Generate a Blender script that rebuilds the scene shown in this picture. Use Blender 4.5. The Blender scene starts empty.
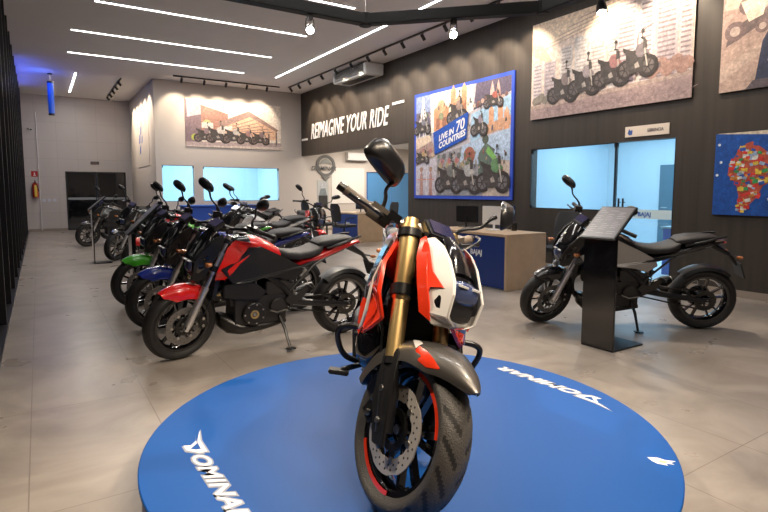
import bpy, bmesh, math, random
from mathutils import Vector, Matrix
from mathutils.geometry import tessellate_polygon
random.seed(7)
PI = math.pi
D = bpy.data
COL = bpy.context.scene.collection
S = bpy.context.scene

# ------------------------------------------------------------------ camera, world, light, exposure
cam = D.cameras.new('camera'); cam.lens = 538/768*36; cam.sensor_width = 36; cam.sensor_fit = 'HORIZONTAL'
cam.shift_y = -15/768; cam.clip_start = .05; cam.clip_end = 200
co = D.objects.new('camera', cam); COL.objects.link(co)
co.location = (0, 0, 1.33); co.rotation_euler = (math.radians(90-5.31), 0, math.radians(-32.634))
S.camera = co
S.view_settings.view_transform = 'Standard'; S.view_settings.look = 'None'
S.view_settings.gamma = 1; S.view_settings.use_curve_mapping = False
S.view_settings.exposure = 0.1
S.cycles.use_denoising = True
S.cycles.max_bounces = 8; S.cycles.diffuse_bounces = 6; S.cycles.glossy_bounces = 3
S.cycles.transparent_max_bounces = 12; S.cycles.sample_clamp_indirect = 4
S.cycles.caustics_reflective = False; S.cycles.caustics_refractive = False
wd = D.worlds.new('night'); S.world = wd; wd.use_nodes = True
wd.node_tree.nodes['Background'].inputs[0].default_value = (.02, .03, .06, 1)
wd.node_tree.nodes['Background'].inputs[1].default_value = .3

ZC = 4.47; XW = 7.35; YB = 16.5; YF = 21.2; XL = -.32; XR = 2.86   # ceiling, dark wall, back wall, far wall, facade, return wall

def area(name, loc, sx, sy, power, col, rot=(0, 0, 0)):
    l = D.lights.new(name, 'AREA'); l.shape = 'RECTANGLE'; l.size = sx; l.size_y = sy; l.energy = power; l.color = col
    o = D.objects.new(name, l); COL.objects.link(o); o.location = loc; o.rotation_euler = rot
    return o
def spot(name, loc, target, power, col, ang=60, blend=.6, r=.03):
    l = D.lights.new(name, 'SPOT'); l.energy = power; l.color = col; l.spot_size = math.radians(ang); l.spot_blend = blend
    l.shadow_soft_size = r
    o = D.objects.new(name, l); COL.objects.link(o); o.location = loc
    o.rotation_euler = (Vector(target)-Vector(loc)).to_track_quat('-Z', 'Y').to_euler()
    return o
WARM = (1, .80, .58); COOL = (.90, .94, 1)
# daylight-white strips: (x0, y0, x1, y1)
STRIPS = [(.95, 10.35, 4.75, 10.35), (.7, 12.4, 4.78, 12.4), (.72, 14.4, 4.78, 14.4), (5.72, 8.85, 5.72, 14.5), (5.72, 3.2, 5.72, 8.3),
          (.95, 8.36, 4.75, 8.36), (1.0, 16.8, 1.0, 20.1), (.95, 5.4, 4.75, 5.4), (.95, 2.2, 4.75, 2.2), (.95, -1.0, 4.75, -1.0)]
for i, (a, b_, c, d) in enumerate(STRIPS):
    L = max(c-a, d-b_); hx = c > a
    area('strip_light', ((a+c)/2, (b_+d)/2, ZC-.03), L if hx else .06, .06 if hx else L, 11.5*L, (1, .95, .90))

# ------------------------------------------------------------------ materials
def mat(name, col, rough=.5, metal=0, coat=0, emit=None, es=1, spec=.5, bump=0, bs=40, vary=0, vs=5, alpha=None):
    m = D.materials.new(name); m.use_nodes = True; nt = m.node_tree; b = nt.nodes['Principled BSDF']
    b.inputs['Base Color'].default_value = (*col, 1); b.inputs['Roughness'].default_value = rough
    b.inputs['Metallic'].default_value = metal; b.inputs['Coat Weight'].default_value = coat
    b.inputs['Coat Roughness'].default_value = .06
    b.inputs['Specular IOR Level'].default_value = spec
    if emit: b.inputs['Emission Color'].default_value = (*emit, 1); b.inputs['Emission Strength'].default_value = es
    if bump or vary:
        tc = nt.nodes.new('ShaderNodeTexCoord')
    if bump:
        n = nt.nodes.new('ShaderNodeTexNoise'); n.inputs['Scale'].default_value = bs; nt.links.new(tc.outputs['Object'], n.inputs['Vector'])
        bp = nt.nodes.new('ShaderNodeBump'); bp.inputs['Strength'].default_value = bump; bp.inputs['Distance'].default_value = .01
        nt.links.new(n.outputs['Fac'], bp.inputs['Height']); nt.links.new(bp.outputs['Normal'], b.inputs['Normal'])
    if vary:
        n = nt.nodes.new('ShaderNodeTexNoise'); n.inputs['Scale'].default_value = vs; n.inputs['Detail'].default_value = 5
        nt.links.new(tc.outputs['Object'], n.inputs['Vector'])
        mx = nt.nodes.new('ShaderNodeMix'); mx.data_type = 'RGBA'
        mx.inputs[6].default_value = (*[c*(1-vary) for c in col], 1); mx.inputs[7].default_value = (*[min(1, c*(1+vary)) for c in col], 1)
        nt.links.new(n.outputs['Fac'], mx.inputs[0]); nt.links.new(mx.outputs[2], b.inputs['Base Color'])
    return m
def glass_mat(name, tint, refl=.12, see=.8, rough=.03, haze=(.6, .8, .9)):
    m = D.materials.new(name); m.use_nodes = True; nt = m.node_tree; N = nt.nodes; N.clear()
    o = N.new('ShaderNodeOutputMaterial'); t = N.new('ShaderNodeBsdfTransparent'); t.inputs[0].default_value = (*tint, 1)
    g = N.new('ShaderNodeBsdfGlossy'); g.inputs['Roughness'].default_value = rough
    d = N.new('ShaderNodeBsdfDiffuse'); d.inputs[0].default_value = (*haze, 1)
    m1 = N.new('ShaderNodeMixShader'); m1.inputs[0].default_value = see
    nt.links.new(d.outputs[0], m1.inputs[1]); nt.links.new(t.outputs[0], m1.inputs[2])
    m2 = N.new('ShaderNodeMixShader'); f = N.new('ShaderNodeLayerWeight'); p_ = N.new('ShaderNodeMath'); p_.operation = 'POWER'; p_.inputs[1].default_value = 4; nt.links.new(f.outputs['Facing'], p_.inputs[0])
    f2 = N.new('ShaderNodeMath'); f2.operation = 'MULTIPLY_ADD'; f2.inputs[1].default_value = .6; f2.inputs[2].default_value = refl*.4; nt.links.new(p_.outputs[0], f2.inputs[0])
    nt.links.new(f2.outputs[0], m2.inputs[0]); nt.links.new(m1.outputs[0], m2.inputs[1]); nt.links.new(g.outputs[0], m2.inputs[2])
    nt.links.new(m2.outputs[0], o.inputs[0])
    return m
M = {}
def mk(k, *a, **kw): M[k] = mat(k, *a, **kw); return M[k]
mk('black_plastic', (.009, .009, .010), .38, bump=.05, bs=400)
mk('satin_black', (.012, .012, .014), .28)
mk('gloss_black', (.006, .006, .008), .12, coat=1)
mk('rubber', (.014, .013, .013), .55, bump=.15, bs=220)
mk('tread_rubber', (.06, .055, .05), .5, bump=.3, bs=160)
mk('dark_metal', (.06, .058, .056), .35, metal=.9)
mk('engine_metal', (.05, .048, .047), .4, metal=.7, bump=.1, bs=200)
mk('steel', (.62, .6, .57), .28, metal=1)
mk('chrome', (.85, .85, .85), .1, metal=1)
mk('fork_silver', (.72, .72, .72), .3, metal=.9)
mk('gold', (.95, .68, .30), .38, metal=1, bump=.03, bs=300)
mk('brass', (.8, .6, .25), .3, metal=1)
mk('red_paint', (.72, .012, .010), .25, coat=1)
mk('orange_red_paint', (.85, .045, .012), .25, coat=1)
mk('blue_paint', (.01, .03, .28), .22, coat=1)
mk('green_paint', (.06, .42, .02), .25, coat=1)
mk('white_paint', (.78, .76, .73), .25, coat=1)
mk('silver_paint', (.42, .41, .40), .3, metal=.6, coat=.6)
mk('grey_paint', (.10, .092, .085), .36, metal=.5, coat=.35)
mk('black_paint', (.008, .008, .01), .2, coat=1)
mk('seat_vinyl', (.02, .019, .02), .55, bump=.25, bs=350)
mk('yoke_metal', (.42, .36, .30), .35, metal=.8)
mk('grip_rubber', (.20, .155, .115), .5, bump=.3, bs=500)
mk('lens', (.05, .07, .16), .08, coat=1)  # bluish base colour stands in for a blue reflection on the headlight
mk('mirror_glass', (.7, .72, .75), .03, metal=1)
mk('amber', (.42, .14, .04), .25, coat=1)
mk('red_lens', (.35, .01, .01), .2, coat=1)
mk('display', (.03, .03, .07), .1, coat=1, emit=(.25, .2, .9), es=.02)
mk('led_strip', (1, 1, 1), .5, emit=(1, .97, .93), es=9)
mk('spot_lens', (.5, .45, .4), .3, emit=(1, .8, .55), es=3)
mk('beam_black', (.006, .006, .006), .5, spec=.2)
mk('bulb', (1, 1, 1), .5, emit=(1, .82, .55), es=120)
mk('wood', (.50, .36, .235), .5, vary=.18, vs=6)
mk('desk_blue', (.008, .035, .20), .4)
mk('deck_blue', (.0015, .070, .30), .5, spec=.2, bump=.03, bs=3, vary=.10, vs=1.5)
mk('white_vinyl', (.82, .82, .84), .35)
mk('grey_vinyl', (.28, .3, .36), .35)
mk('gold_vinyl', (.75, .6, .25), .35)
mk('white_plastic', (.72, .72, .72), .4)
mk('screen', (.01, .01, .012), .15)
mk('chair_black', (.018, .018, .02), .6, bump=.2, bs=300)
mk('navy_glass', (.02, .06, .18), .08, coat=1)
mk('ceiling_paint', (.84, .82, .81), .85, vary=.02, vs=2)
mk('back_paint', (.56, .515, .48), .8, vary=.03, vs=3)
mk('pale_paint', (.74, .72, .69), .8, vary=.02, vs=3)
mk('cyan_paint', (.68, .77, .82), .8)
mk('skirting', (.30, .25, .21), .5)
mk('slat_black', (.010, .010, .012), .35)
mk('dark_glass', (.004, .004, .006), .06, coat=.5)
mk('blue_door_glass', (.10, .30, .62), .25, coat=.4)
mk('red_plastic', (.55, .02, .02), .35)
mk('yellow', (.8, .6, .1), .5)
mk('blue_tube', (.02, .1, .5), .3, emit=(.02, .12, .75), es=.2)
mk('panel_print', (.15, .145, .165), .3)
mk('disc_metal', (.58, .54, .50), .45, metal=.55)
mk('disc_grey', (.22, .21, .2), .4, metal=.7)
M['clear_glass'] = glass_mat('clear_glass', (.86, .95, .98), see=.93)
M['door_black_glass'] = mat('door_black_glass', (.006, .007, .009), .05, coat=1)

def floor_mat():
    m = D.materials.new('porcelain_tile'); m.use_nodes = True; nt = m.node_tree; N = nt.nodes; L = nt.links
    b = N['Principled BSDF']; tc = N.new('ShaderNodeTexCoord')
    br = N.new('ShaderNodeTexBrick'); br.offset = 0; br.inputs['Scale'].default_value = 1
    br.inputs['Brick Width'].default_value = .63; br.inputs['Row Height'].default_value = 1.26; br.inputs['Mortar Size'].default_value = .0028
    br.inputs['Mortar Smooth'].default_value = .1
    mp = N.new('ShaderNodeMapping'); mp.inputs['Location'].default_value = (.1, -1.27, 0)
    L.new(tc.outputs['Object'], mp.inputs[0]); L.new(mp.outputs[0], br.inputs['Vector'])
    n1 = N.new('ShaderNodeTexNoise'); n1.inputs['Scale'].default_value = 1.6; n1.inputs['Detail'].default_value = 7; n1.inputs['Distortion'].default_value = 1.1
    n1.inputs['Roughness'].default_value = .6
    L.new(mp.outputs[0], n1.inputs['Vector'])
    r = N.new('ShaderNodeValToRGB'); r.color_ramp.elements[0].position = .3; r.color_ramp.elements[1].position = .72
    r.color_ramp.elements[0].color = (.235, .200, .172, 1); r.color_ramp.elements[1].color = (.385, .335, .292, 1)
    L.new(n1.outputs['Fac'], r.inputs[0])
    mx = N.new('ShaderNodeMix'); mx.data_type = 'RGBA'; mx.inputs[7].default_value = (.20, .165, .14, 1)
    L.new(r.outputs[0], mx.inputs[6]); L.new(br.outputs['Fac'], mx.inputs[0]); L.new(mx.outputs[2], b.inputs['Base Color'])
    b.inputs['Roughness'].default_value = .3; b.inputs['Specular IOR Level'].default_value = .5
    n2 = N.new('ShaderNodeTexNoise'); n2.inputs['Scale'].default_value = 2.3; n2.inputs['Detail'].default_value = 4
    mr = N.new('ShaderNodeMapRange'); mr.inputs[3].default_value = .2; mr.inputs[4].default_value = .42
    L.new(mp.outputs[0], n2.inputs['Vector']); L.new(n2.outputs['Fac'], mr.inputs[0]); L.new(mr.outputs[0], b.inputs['Roughness'])
    return m
def darkwall_mat():
    m = D.materials.new('dark_wood_panel'); m.use_nodes = True; nt = m.node_tree; N = nt.nodes; L = nt.links
    b = N['Principled BSDF']; tc = N.new('ShaderNodeTexCoord'); mp = N.new('ShaderNodeMapping')
    mp.inputs['Scale'].default_value = (1, 6, .22)
    L.new(tc.outputs['Object'], mp.inputs[0])
    n = N.new('ShaderNodeTexNoise'); n.inputs['Scale'].default_value = 2.2; n.inputs['Detail'].default_value = 6
    L.new(mp.outputs[0], n.inputs['Vector'])
    r = N.new('ShaderNodeValToRGB'); r.color_ramp.elements[0].position = .32; r.color_ramp.elements[1].position = .7
    r.color_ramp.elements[0].color = (.034, .027, .022, 1); r.color_ramp.elements[1].color = (.050, .040, .033, 1)
    L.new(n.outputs['Fac'], r.inputs[0]); L.new(r.outputs[0], b.inputs['Base Color'])
    b.inputs['Roughness'].default_value = .5
    return m
M['floor'] = floor_mat(); M['dark_wall'] = darkwall_mat()
def tile_wall_mat():
    m = D.materials.new('pale_tile_wall'); m.use_nodes = True; nt = m.node_tree; N = nt.nodes; L = nt.links
    b = N['Principled BSDF']; tc = N.new('ShaderNodeTexCoord'); mp = N.new('ShaderNodeMapping'); mp.inputs['Rotation'].default_value = (PI/2, 0, 0)
    L.new(tc.outputs['Object'], mp.inputs[0])
    br = N.new('ShaderNodeTexBrick'); br.offset = 0; br.inputs['Scale'].default_value = 1; br.inputs['Brick Width'].default_value = .6
    br.inputs['Row Height'].default_value = .6; br.inputs['Mortar Size'].default_value = .006
    br.inputs['Color1'].default_value = (.52, .49, .475, 1); br.inputs['Color2'].default_value = (.54, .505, .49, 1); br.inputs['Mortar'].default_value = (.44, .41, .4, 1)
    L.new(mp.outputs[0], br.inputs['Vector']); L.new(br.outputs['Color'], b.inputs['Base Color']); b.inputs['Roughness'].default_value = .5
    return m
M['tile_wall'] = tile_wall_mat()
PC = {}
PN = {}
def pn(col):                                     # printed colour with the fine blotchy detail of a photo print
    k = tuple(round(c, 2) for c in col)
    if k in PN: return PN[k]
    m = mat('photo_ink', k, .5); nt = m.node_tree; N = nt.nodes; L = nt.links; b = N['Principled BSDF']
    tc = N.new('ShaderNodeTexCoord'); n = N.new('ShaderNodeTexNoise'); n.inputs['Scale'].default_value = 14; n.inputs['Detail'].default_value = 7; n.inputs['Roughness'].default_value = .75
    v = N.new('ShaderNodeTexVoronoi'); v.inputs['Scale'].default_value = 26; L.new(tc.outputs['Object'], v.inputs['Vector'])
    L.new(tc.outputs['Object'], n.inputs['Vector']); r = N.new('ShaderNodeMapRange'); r.inputs[1].default_value = .3; r.inputs[2].default_value = .72; r.inputs[3].default_value = .55; r.inputs[4].default_value = 1.35
    L.new(n.outputs['Fac'], r.inputs[0]); r2 = N.new('ShaderNodeMapRange'); r2.inputs[2].default_value = .6; r2.inputs[3].default_value = 1.1; r2.inputs[4].default_value = .85
    L.new(v.outputs['Distance'], r2.inputs[0]); mm = N.new('ShaderNodeMath'); mm.operation = 'MULTIPLY'; L.new(r.outputs[0], mm.inputs[0]); L.new(r2.outputs[0], mm.inputs[1])
    x = N.new('ShaderNodeMix'); x.data_type = 'RGBA'; x.blend_type = 'MULTIPLY'; x.inputs[0].default_value = 1; x.inputs[6].default_value = (*k, 1)
    cb = N.new('ShaderNodeCombineXYZ')
    for i in range(3): L.new(mm.outputs[0], cb.inputs[i])
    L.new(cb.outputs[0], x.inputs[7]); L.new(x.outputs[2], b.inputs['Base Color']); PN[k] = m
    return m
def pc(col):                                     # a flat printed colour
    k = tuple(round(c, 2) for c in col)
    if k not in PC: PC[k] = mat('print_ink', k, .55)
    return PC[k]

# ------------------------------------------------------------------ mesh helpers
def empty(name, loc=(0, 0, 0), rot=(0, 0, 0)):
    o = D.objects.new(name, None); COL.objects.link(o); o.location = loc; o.rotation_euler = rot; o.empty_display_size = .1; return o
def tag(o, label=None, cat=None, group=None, kind=None):
    if label: o['label'] = label
    if cat: o['category'] = cat
    if group: o['group'] = group
    if kind: o['kind'] = kind
    return o
class G:
    def __init__(s): s.v = []; s.f = []; s.m = []; s.mats = []
    def mi(s, m):
        m = M[m] if isinstance(m, str) else m
        if m not in s.mats: s.mats.append(m)
        return s.mats.index(m)
    def add(s, vs, fs, m):
        k = len(s.v); i = s.mi(m); s.v += [Vector(v) for v in vs]
        for f in fs: s.f.append([k+j for j in f]); s.m.append(i)
        return s
    def xf(s, mt, start=0):
        for j in range(start, len(s.v)): s.v[j] = mt @ s.v[j]
        return s
    def box(s, c, d, m, rot=None):
        a, b, e = d[0]/2, d[1]/2, d[2]/2
        vs = [Vector((x*a, y*b, z*e)) for z in (-1, 1) for y in (-1, 1) for x in (-1, 1)]
        if rot: R = rot if isinstance(rot, Matrix) else Matrix.Rotation(rot[0], 3, rot[1]); vs = [R @ v for v in vs]
        return s.add([v+Vector(c) for v in vs], [(0, 2, 3, 1), (4, 5, 7, 6), (0, 1, 5, 4), (2, 6, 7, 3), (0, 4, 6, 2), (1, 3, 7, 5)], m)
    def bb(s, x0, x1, y0, y1, z0, z1, m): return s.box(((x0+x1)/2, (y0+y1)/2, (z0+z1)/2), (x1-x0, y1-y0, z1-z0), m)
    def tube(s, pts, r, m, seg=8, smooth=0, cap=True):
        P = [Vector(p) for p in pts]
        rs = list(r) if isinstance(r, (list, tuple)) else [r]*len(P)
        for _ in range(smooth):
            Q = [P[0]]; q = [rs[0]]
            for i in range(len(P)-1):
                Q += [P[i].lerp(P[i+1], .25), P[i].lerp(P[i+1], .75)]; q += [rs[i]*.75+rs[i+1]*.25, rs[i]*.25+rs[i+1]*.75]
            P = Q+[P[-1]]; rs = q+[rs[-1]]
        n = len(P); rings = []; t0 = (P[1]-P[0]).normalized()
        u = t0.orthogonal().normalized()
        for i in range(n):
            t = ((P[min(i+1, n-1)]-P[i]).normalized()+(P[i]-P[max(i-1, 0)]).normalized()).normalized()
            u = (u-t*u.dot(t)).normalized(); w = t.cross(u)
            rings.append([P[i]+(u*math.cos(a)+w*math.sin(a))*rs[i] for a in [2*PI*k/seg for k in range(seg)]])
        return s.loft(rings, m, cap)
    def loft(s, rings, m, cap=True, mf=None):
        n = len(rings[0]); vs = [v for r in rings for v in r]; k = len(s.v)
        s.v += [Vector(v) for v in vs]; i0 = s.mi(m)
        for i in range(len(rings)-1):
            for j in range(n):
                a = i*n+j; b = i*n+(j+1) % n
                s.f.append([k+a, k+b, k+b+n, k+a+n]); s.m.append(i0 if not mf else s.mi(mf(i, j, n) or m))
        if cap:
            s.f.append([k+j for j in range(n)][::-1]); s.m.append(i0)
            s.f.append([k+(len(rings)-1)*n+j for j in range(n)]); s.m.append(i0)
        return s
    def body(s, st, m, e=2.6, seg=20, mf=None):
        # stations (x, halfwidth, z0, z1[, y]) -> closed superellipse loft
        R = []
        for t in st:
            x, hw, z0, z1 = t[:4]; cy = t[4] if len(t) > 4 else 0; r = []
            for k in range(seg):
                a = 2*PI*(k+.5)/seg; c, d = math.cos(a), math.sin(a)
                r.append((x, cy+hw*math.copysign(abs(c)**(2/e), c), (z0+z1)/2+(z1-z0)/2*math.copysign(abs(d)**(2/e), d)))
            R.append(r)
        return s.loft(R, m, True, mf)
    def lathe(s, prof, m, c=(0, 0, 0), seg=32, axis='Y', close=False, mf=None, rf=None, a0=0, a1=2*PI):
        # profile [(radius, offset along axis)]
        full = abs(a1-a0-2*PI) < 1e-6; na = seg if full else seg+1; n = len(prof); k = len(s.v); i0 = s.mi(m); c = Vector(c)
        for i in range(na):
            a = a0+(a1-a0)*i/seg
            for j, (r, h) in enumerate(prof):
                if rf: r = r+rf(i, j)
                x, z = r*math.cos(a), r*math.sin(a)
                s.v.append(c+Vector((x, h, z) if axis == 'Y' else ((x, z, h) if axis == 'Z' else (h, x, z))))
        for i in range(seg):
            i2 = (i+1) % na if full else i+1
            for j in range(n if close else n-1):
                j2 = (j+1) % n
                s.f.append([k+i*n+j, k+i*n+j2, k+i2*n+j2, k+i2*n+j]); s.m.append(s.mi(mf(i, j)) if mf and mf(i, j) else i0)
        return s
    def cyl(s, c, r, h, m, axis='Y', seg=20):
        return s.lathe([(0.0005, -h/2), (r*.94, -h/2), (r, -h/2+min(h*.2, r*.06)), (r, h/2-min(h*.2, r*.06)), (r*.94, h/2), (0.0005, h/2)], m, c, seg, axis)
    def plate(s, poly, th, m, sides=(1,)):
        # poly: [(x, y, z)] outer face of a moulded panel, thickness towards y = 0
        for sg in sides:
            P = [Vector((p[0], p[1]*sg, p[2])) for p in poly]
            n = len(P); tr = tessellate_polygon([[Vector((p.x, p.z, 0)) for p in P]])
            Q = [Vector((p.x, p.y-th*sg, p.z)) for p in P]
            fs = [tuple(t) for t in tr]+[tuple(n+i for i in t[::-1]) for t in tr]+[(i, (i+1) % n, n+(i+1) % n, n+i) for i in range(n)]
            s.add(P+Q, fs, m)
        return s
    def prism(s, poly, a0, a1, m, axis='Y'):
        n = len(poly); tr = tessellate_polygon([[Vector((p[0], p[1], 0)) for p in poly]])
        def mp(p, h): return {'Y': (p[0], h, p[1]), 'X': (h, p[0], p[1]), 'Z': (p[0], p[1], h)}[axis]
        vs = [mp(p, a0) for p in poly]+[mp(p, a1) for p in poly]
        fs = [tuple(t) for t in tr]+[tuple(n+i for i in t[::-1]) for t in tr]+[(i, (i+1) % n, n+(i+1) % n, n+i) for i in range(n)]
        return s.add(vs, fs, m)
    def build(s, name, parent=None, smooth=40, bevel=0, sub=0, label=None, **kw):
        me = D.meshes.new(name); me.from_pydata([tuple(v) for v in s.v], [], s.f)
        for m in s.mats: me.materials.append(m)
        me.polygons.foreach_set('material_index', s.m)
        bm = bmesh.new(); bm.from_mesh(me); bmesh.ops.recalc_face_normals(bm, faces=bm.faces)
        if bevel: bmesh.ops.bevel(bm, geom=[e for e in bm.edges if len(e.link_faces) == 2 and e.calc_face_angle(0) > .6], offset=bevel, segments=2, affect='EDGES', clamp_overlap=True)
        bm.to_mesh(me); bm.free()
        if smooth:
            me.polygons.foreach_set('use_smooth', [True]*len(me.polygons)); me.set_sharp_from_angle(angle=math.radians(smooth))
        me.update()
        o = D.objects.new(name, me); COL.objects.link(o)
        if parent: o.parent = parent
        if label: o['label'] = label
        if kw: tag(o, **kw)
        return o
def pair(specs, name, parent, bevel=.003, fx=None, label=None):
    """one moulded panel for each side of the bike"""
    out = []
    for sg in (1, -1):
        g = G()
        for poly, th, m in specs: g.plate(poly, th, m, (sg,))
        if fx: g.xf(fx)
        p = parent[0 if sg > 0 else 1] if isinstance(parent, list) else parent
        out.append(g.build(name, p, 30, bevel, label=label))
    return out
def copy_tree(o, parent=None, swap=None):
    c = o.copy(); COL.objects.link(c)
    if parent: c.parent = parent
    if swap and c.type == 'MESH' and any(m in swap for m in c.data.materials):
        c.data = c.data.copy()
        for i, m in enumerate(c.data.materials):
            if m in swap: c.data.materials[i] = swap[m]
    for ch in o.children: copy_tree(ch, c, swap)
    return c
def text(body, size, m, name, parent, mt, shear=0, sx=1, ext=.001, space=1, align='LEFT', bold=0):
    cu = D.curves.new('lettering', 'FONT'); cu.body = body; cu.size = size; cu.shear = shear; cu.extrude = ext; cu.space_character = space
    cu.align_x = align; cu.offset = bold; cu.resolution_u = 3
    t = D.objects.new('lettering', cu); COL.objects.link(t)
    dg = bpy.context.evaluated_depsgraph_get(); me = D.meshes.new_from_object(t.evaluated_get(dg)); D.objects.remove(t); D.curves.remove(cu)
    me.materials.clear(); me.materials.append(M[m] if isinstance(m, str) else m)
    me.transform(mt @ Matrix.Diagonal((sx, 1, 1, 1)))
    o = D.objects.new(name, me); COL.objects.link(o)
    if parent: o.parent = parent
    return o
def frame(o, u, v):                              # matrix with text x along u, y along v
    u = Vector(u).normalized(); v = Vector(v).normalized(); w = u.cross(v)
    return Matrix(((u.x, v.x, w.x, o[0]), (u.y, v.y, w.y, o[1]), (u.z, v.z, w.z, o[2]), (0, 0, 0, 1)))

# ------------------------------------------------------------------ the motorcycle
# local frame: front contact patch at the origin, +x forward, +y the rider's left, z up
WB = 1.46; RF = .296; RR = .305; RAKE = math.radians(25)
FU = Vector((-math.sin(RAKE), 0, math.cos(RAKE)))
def fork_pt(t, y=0, off=0):
    p = Vector((-.005, 0, RF))+FU*t+Vector((math.cos(RAKE), 0, math.sin(RAKE)))*off; return (p.x, y, p.z)
def make_bike(name, steer=32, hero=False, paint='red_paint', fork='fork_silver', tank='red_paint', stripe=None, lod=1):
    root = empty(name)
    AX = Vector((-.045, 0, RF))                 # a point on the steering axis
    SM = Matrix.Translation(AX) @ Matrix.Rotation(math.radians(steer), 4, FU) @ Matrix.Translation(-AX)
    def F(g, nm, par=root, **kw): g.xf(SM); return g.build(nm, par, **kw)
    def tyre(c, R, hw, tread, r0=.222):
        g = G(); prof = []
        K = 9 if tread else 5
        prof.append((r0, -hw*.72)); prof.append((r0+.02, -hw*.93)); prof.append((R-.045, -hw))
        for k in range(-K, K+1):
            a = k/K*1.12; prof.append((R-hw*1.02*(1-math.cos(a))*.9, hw*1.0*math.sin(a)/math.sin(1.12)))
        prof += [(R-.045, hw), (r0+.02, hw*.93), (r0, hw*.72)]
        n = 144 if tread else 40
        def rf(i, j):
            k = j-3-K
            if abs(k) > K-1 or abs(k) < 2: return 0
            return -.004 if (i-abs(k)+(4 if k > 0 else 0)) % 8 < 2 else 0
        g.lathe(prof, 'tread_rubber' if tread else 'rubber', c, n, 'Y', True, rf=rf if tread else None, mf=(lambda i, j: 'rubber' if rf(i, j) < 0 and rf(i, j+1) <= 0 else None) if tread else None)  # groove faces coloured darker, their shade put into the rubber colour
        return g
    def rim(c, hw, r0=.222, pairs=5, cm='gloss_black', st=None):
        g = G()
        g.lathe([(r0-.018, -hw), (r0+.004, -hw*1.06), (r0+.006, -hw*.9), (r0-.022, -hw*.55), (r0-.022, hw*.55), (r0+.006, hw*.9), (r0+.004, hw*1.06), (r0-.018, hw), (r0-.034, hw*.5), (r0-.034, -hw*.5)], cm, c, 48, 'Y', True)
        g.cyl(c, .045, hw*2.1, cm, seg=20); g.cyl(c, .018, hw*2.9, 'steel', seg=12)
        for k in range(pairs):
            for e in (-1, 1):
                a = 2*PI*k/pairs+.3; a2 = a+e*.24; p0 = Vector((math.cos(a+e*.35)*.035, 0, math.sin(a+e*.35)*.035)); p1 = Vector((math.cos(a2)*(r0-.028), 0, math.sin(a2)*(r0-.028)))
                d = p1-p0; g.box(Vector(c)+(p0+p1)/2, (d.length, .028, .018), cm, (-math.atan2(d.z, d.x), 'Y'))
        return g
    def disc(c, R, y, m='steel', w=.055):
        g = G(); cc = (c[0], y, c[2]); t = .0025
        g.lathe([(R-w, -t), (R, -t), (R, t), (R-w, t)], m, cc, 48, 'Y', True, rf=lambda i, j: (-.004 if (i//2) % 4 == 0 and j in (1, 2) else (.006 if (i//3) % 2 and j in (0, 3) else 0)))
        g.lathe([(.05, -t*2), (.075, -t*2), (.075, t*2), (.05, t*2)], 'dark_metal', cc, 24, 'Y', True)
        for k in range(6):
            a = 2*PI*k/6; d = Vector((math.cos(a), 0, math.sin(a))); L = R-w-.06
            g.box(Vector(cc)+d*(.065+L/2), (L+.02, .006, .02), 'dark_metal', (-a, 'Y'))
            g.cyl(Vector(cc)+d*(R-w+.004), .012, .012, 'steel', seg=10)
        for k in range(24 if hero else 12):
            for q in (0, 1):
                a = 2*PI*(k+q*.5)/(24 if hero else 12); g.cyl(Vector(cc)+Vector((math.cos(a), 0, math.sin(a)))*(R-w*.35-q*.016), .0045, .0062, 'satin_black', seg=6)
        return g
    # --- wheels
    c = (0, 0, RF)
    w = F(tyre(c, RF, .066 if hero else .058, hero), 'front_tyre', smooth=35)
    F(rim(c, .04), 'rim', w)
    if stripe:
        for sg in (-1, 1):
            for q in (-2.5, .35):
                g = G(); g.lathe([(.228, sg*.0455), (.2285, sg*.048), (.207, sg*.048), (.2065, sg*.0445)], stripe, c, 26, 'Y', True, a0=q, a1=q+1.25)
                F(g, 'rim_stripe', w)
    for sg in ((-1,) if hero else (1,)):
        F(disc(c, .155, sg*.066, 'disc_metal' if hero else 'disc_grey'), 'brake_disc', w)
        g = G(); cc = Vector(c)+Vector((-.135, sg*.072, .02))
        g.box(cc, (.065, .05, .12), 'satin_black', (.45, 'Y')); g.box(cc+Vector((0, sg*.028, 0)), (.045, .014, .09), 'dark_metal', (.45, 'Y'))
        for dz in (-.03, .03): g.cyl(cc+Vector((0, sg*.037, dz)), .012, .01, 'steel', seg=10)
        g.tube([cc+Vector((0, sg*.03, .05)), (-.2, sg*.1, .5), (-.26, sg*.12, .62)], .005, 'satin_black', 6, 2)
        F(g, 'brake_caliper')
    g = tyre((-WB, 0, RR), RR, .074, False, .225); w = g.build('rear_tyre', root, 35)
    rim((-WB, 0, RR), .055, .225).build('rim', w)
    disc((-WB, 0, RR), .11, -.075, 'disc_grey').build('brake_disc', w)
    g = G(); g.lathe([(.055, -.004), (.095, -.004), (.095, .004), (.055, .004)], 'dark_metal', (-WB, .085, RR), 40, 'Y', True, rf=lambda i, j: .005 if i % 2 and j in (1, 2) else 0)
    g.build('sprocket', w)
    # --- fork
    FY = .105 if hero else .098
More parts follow.
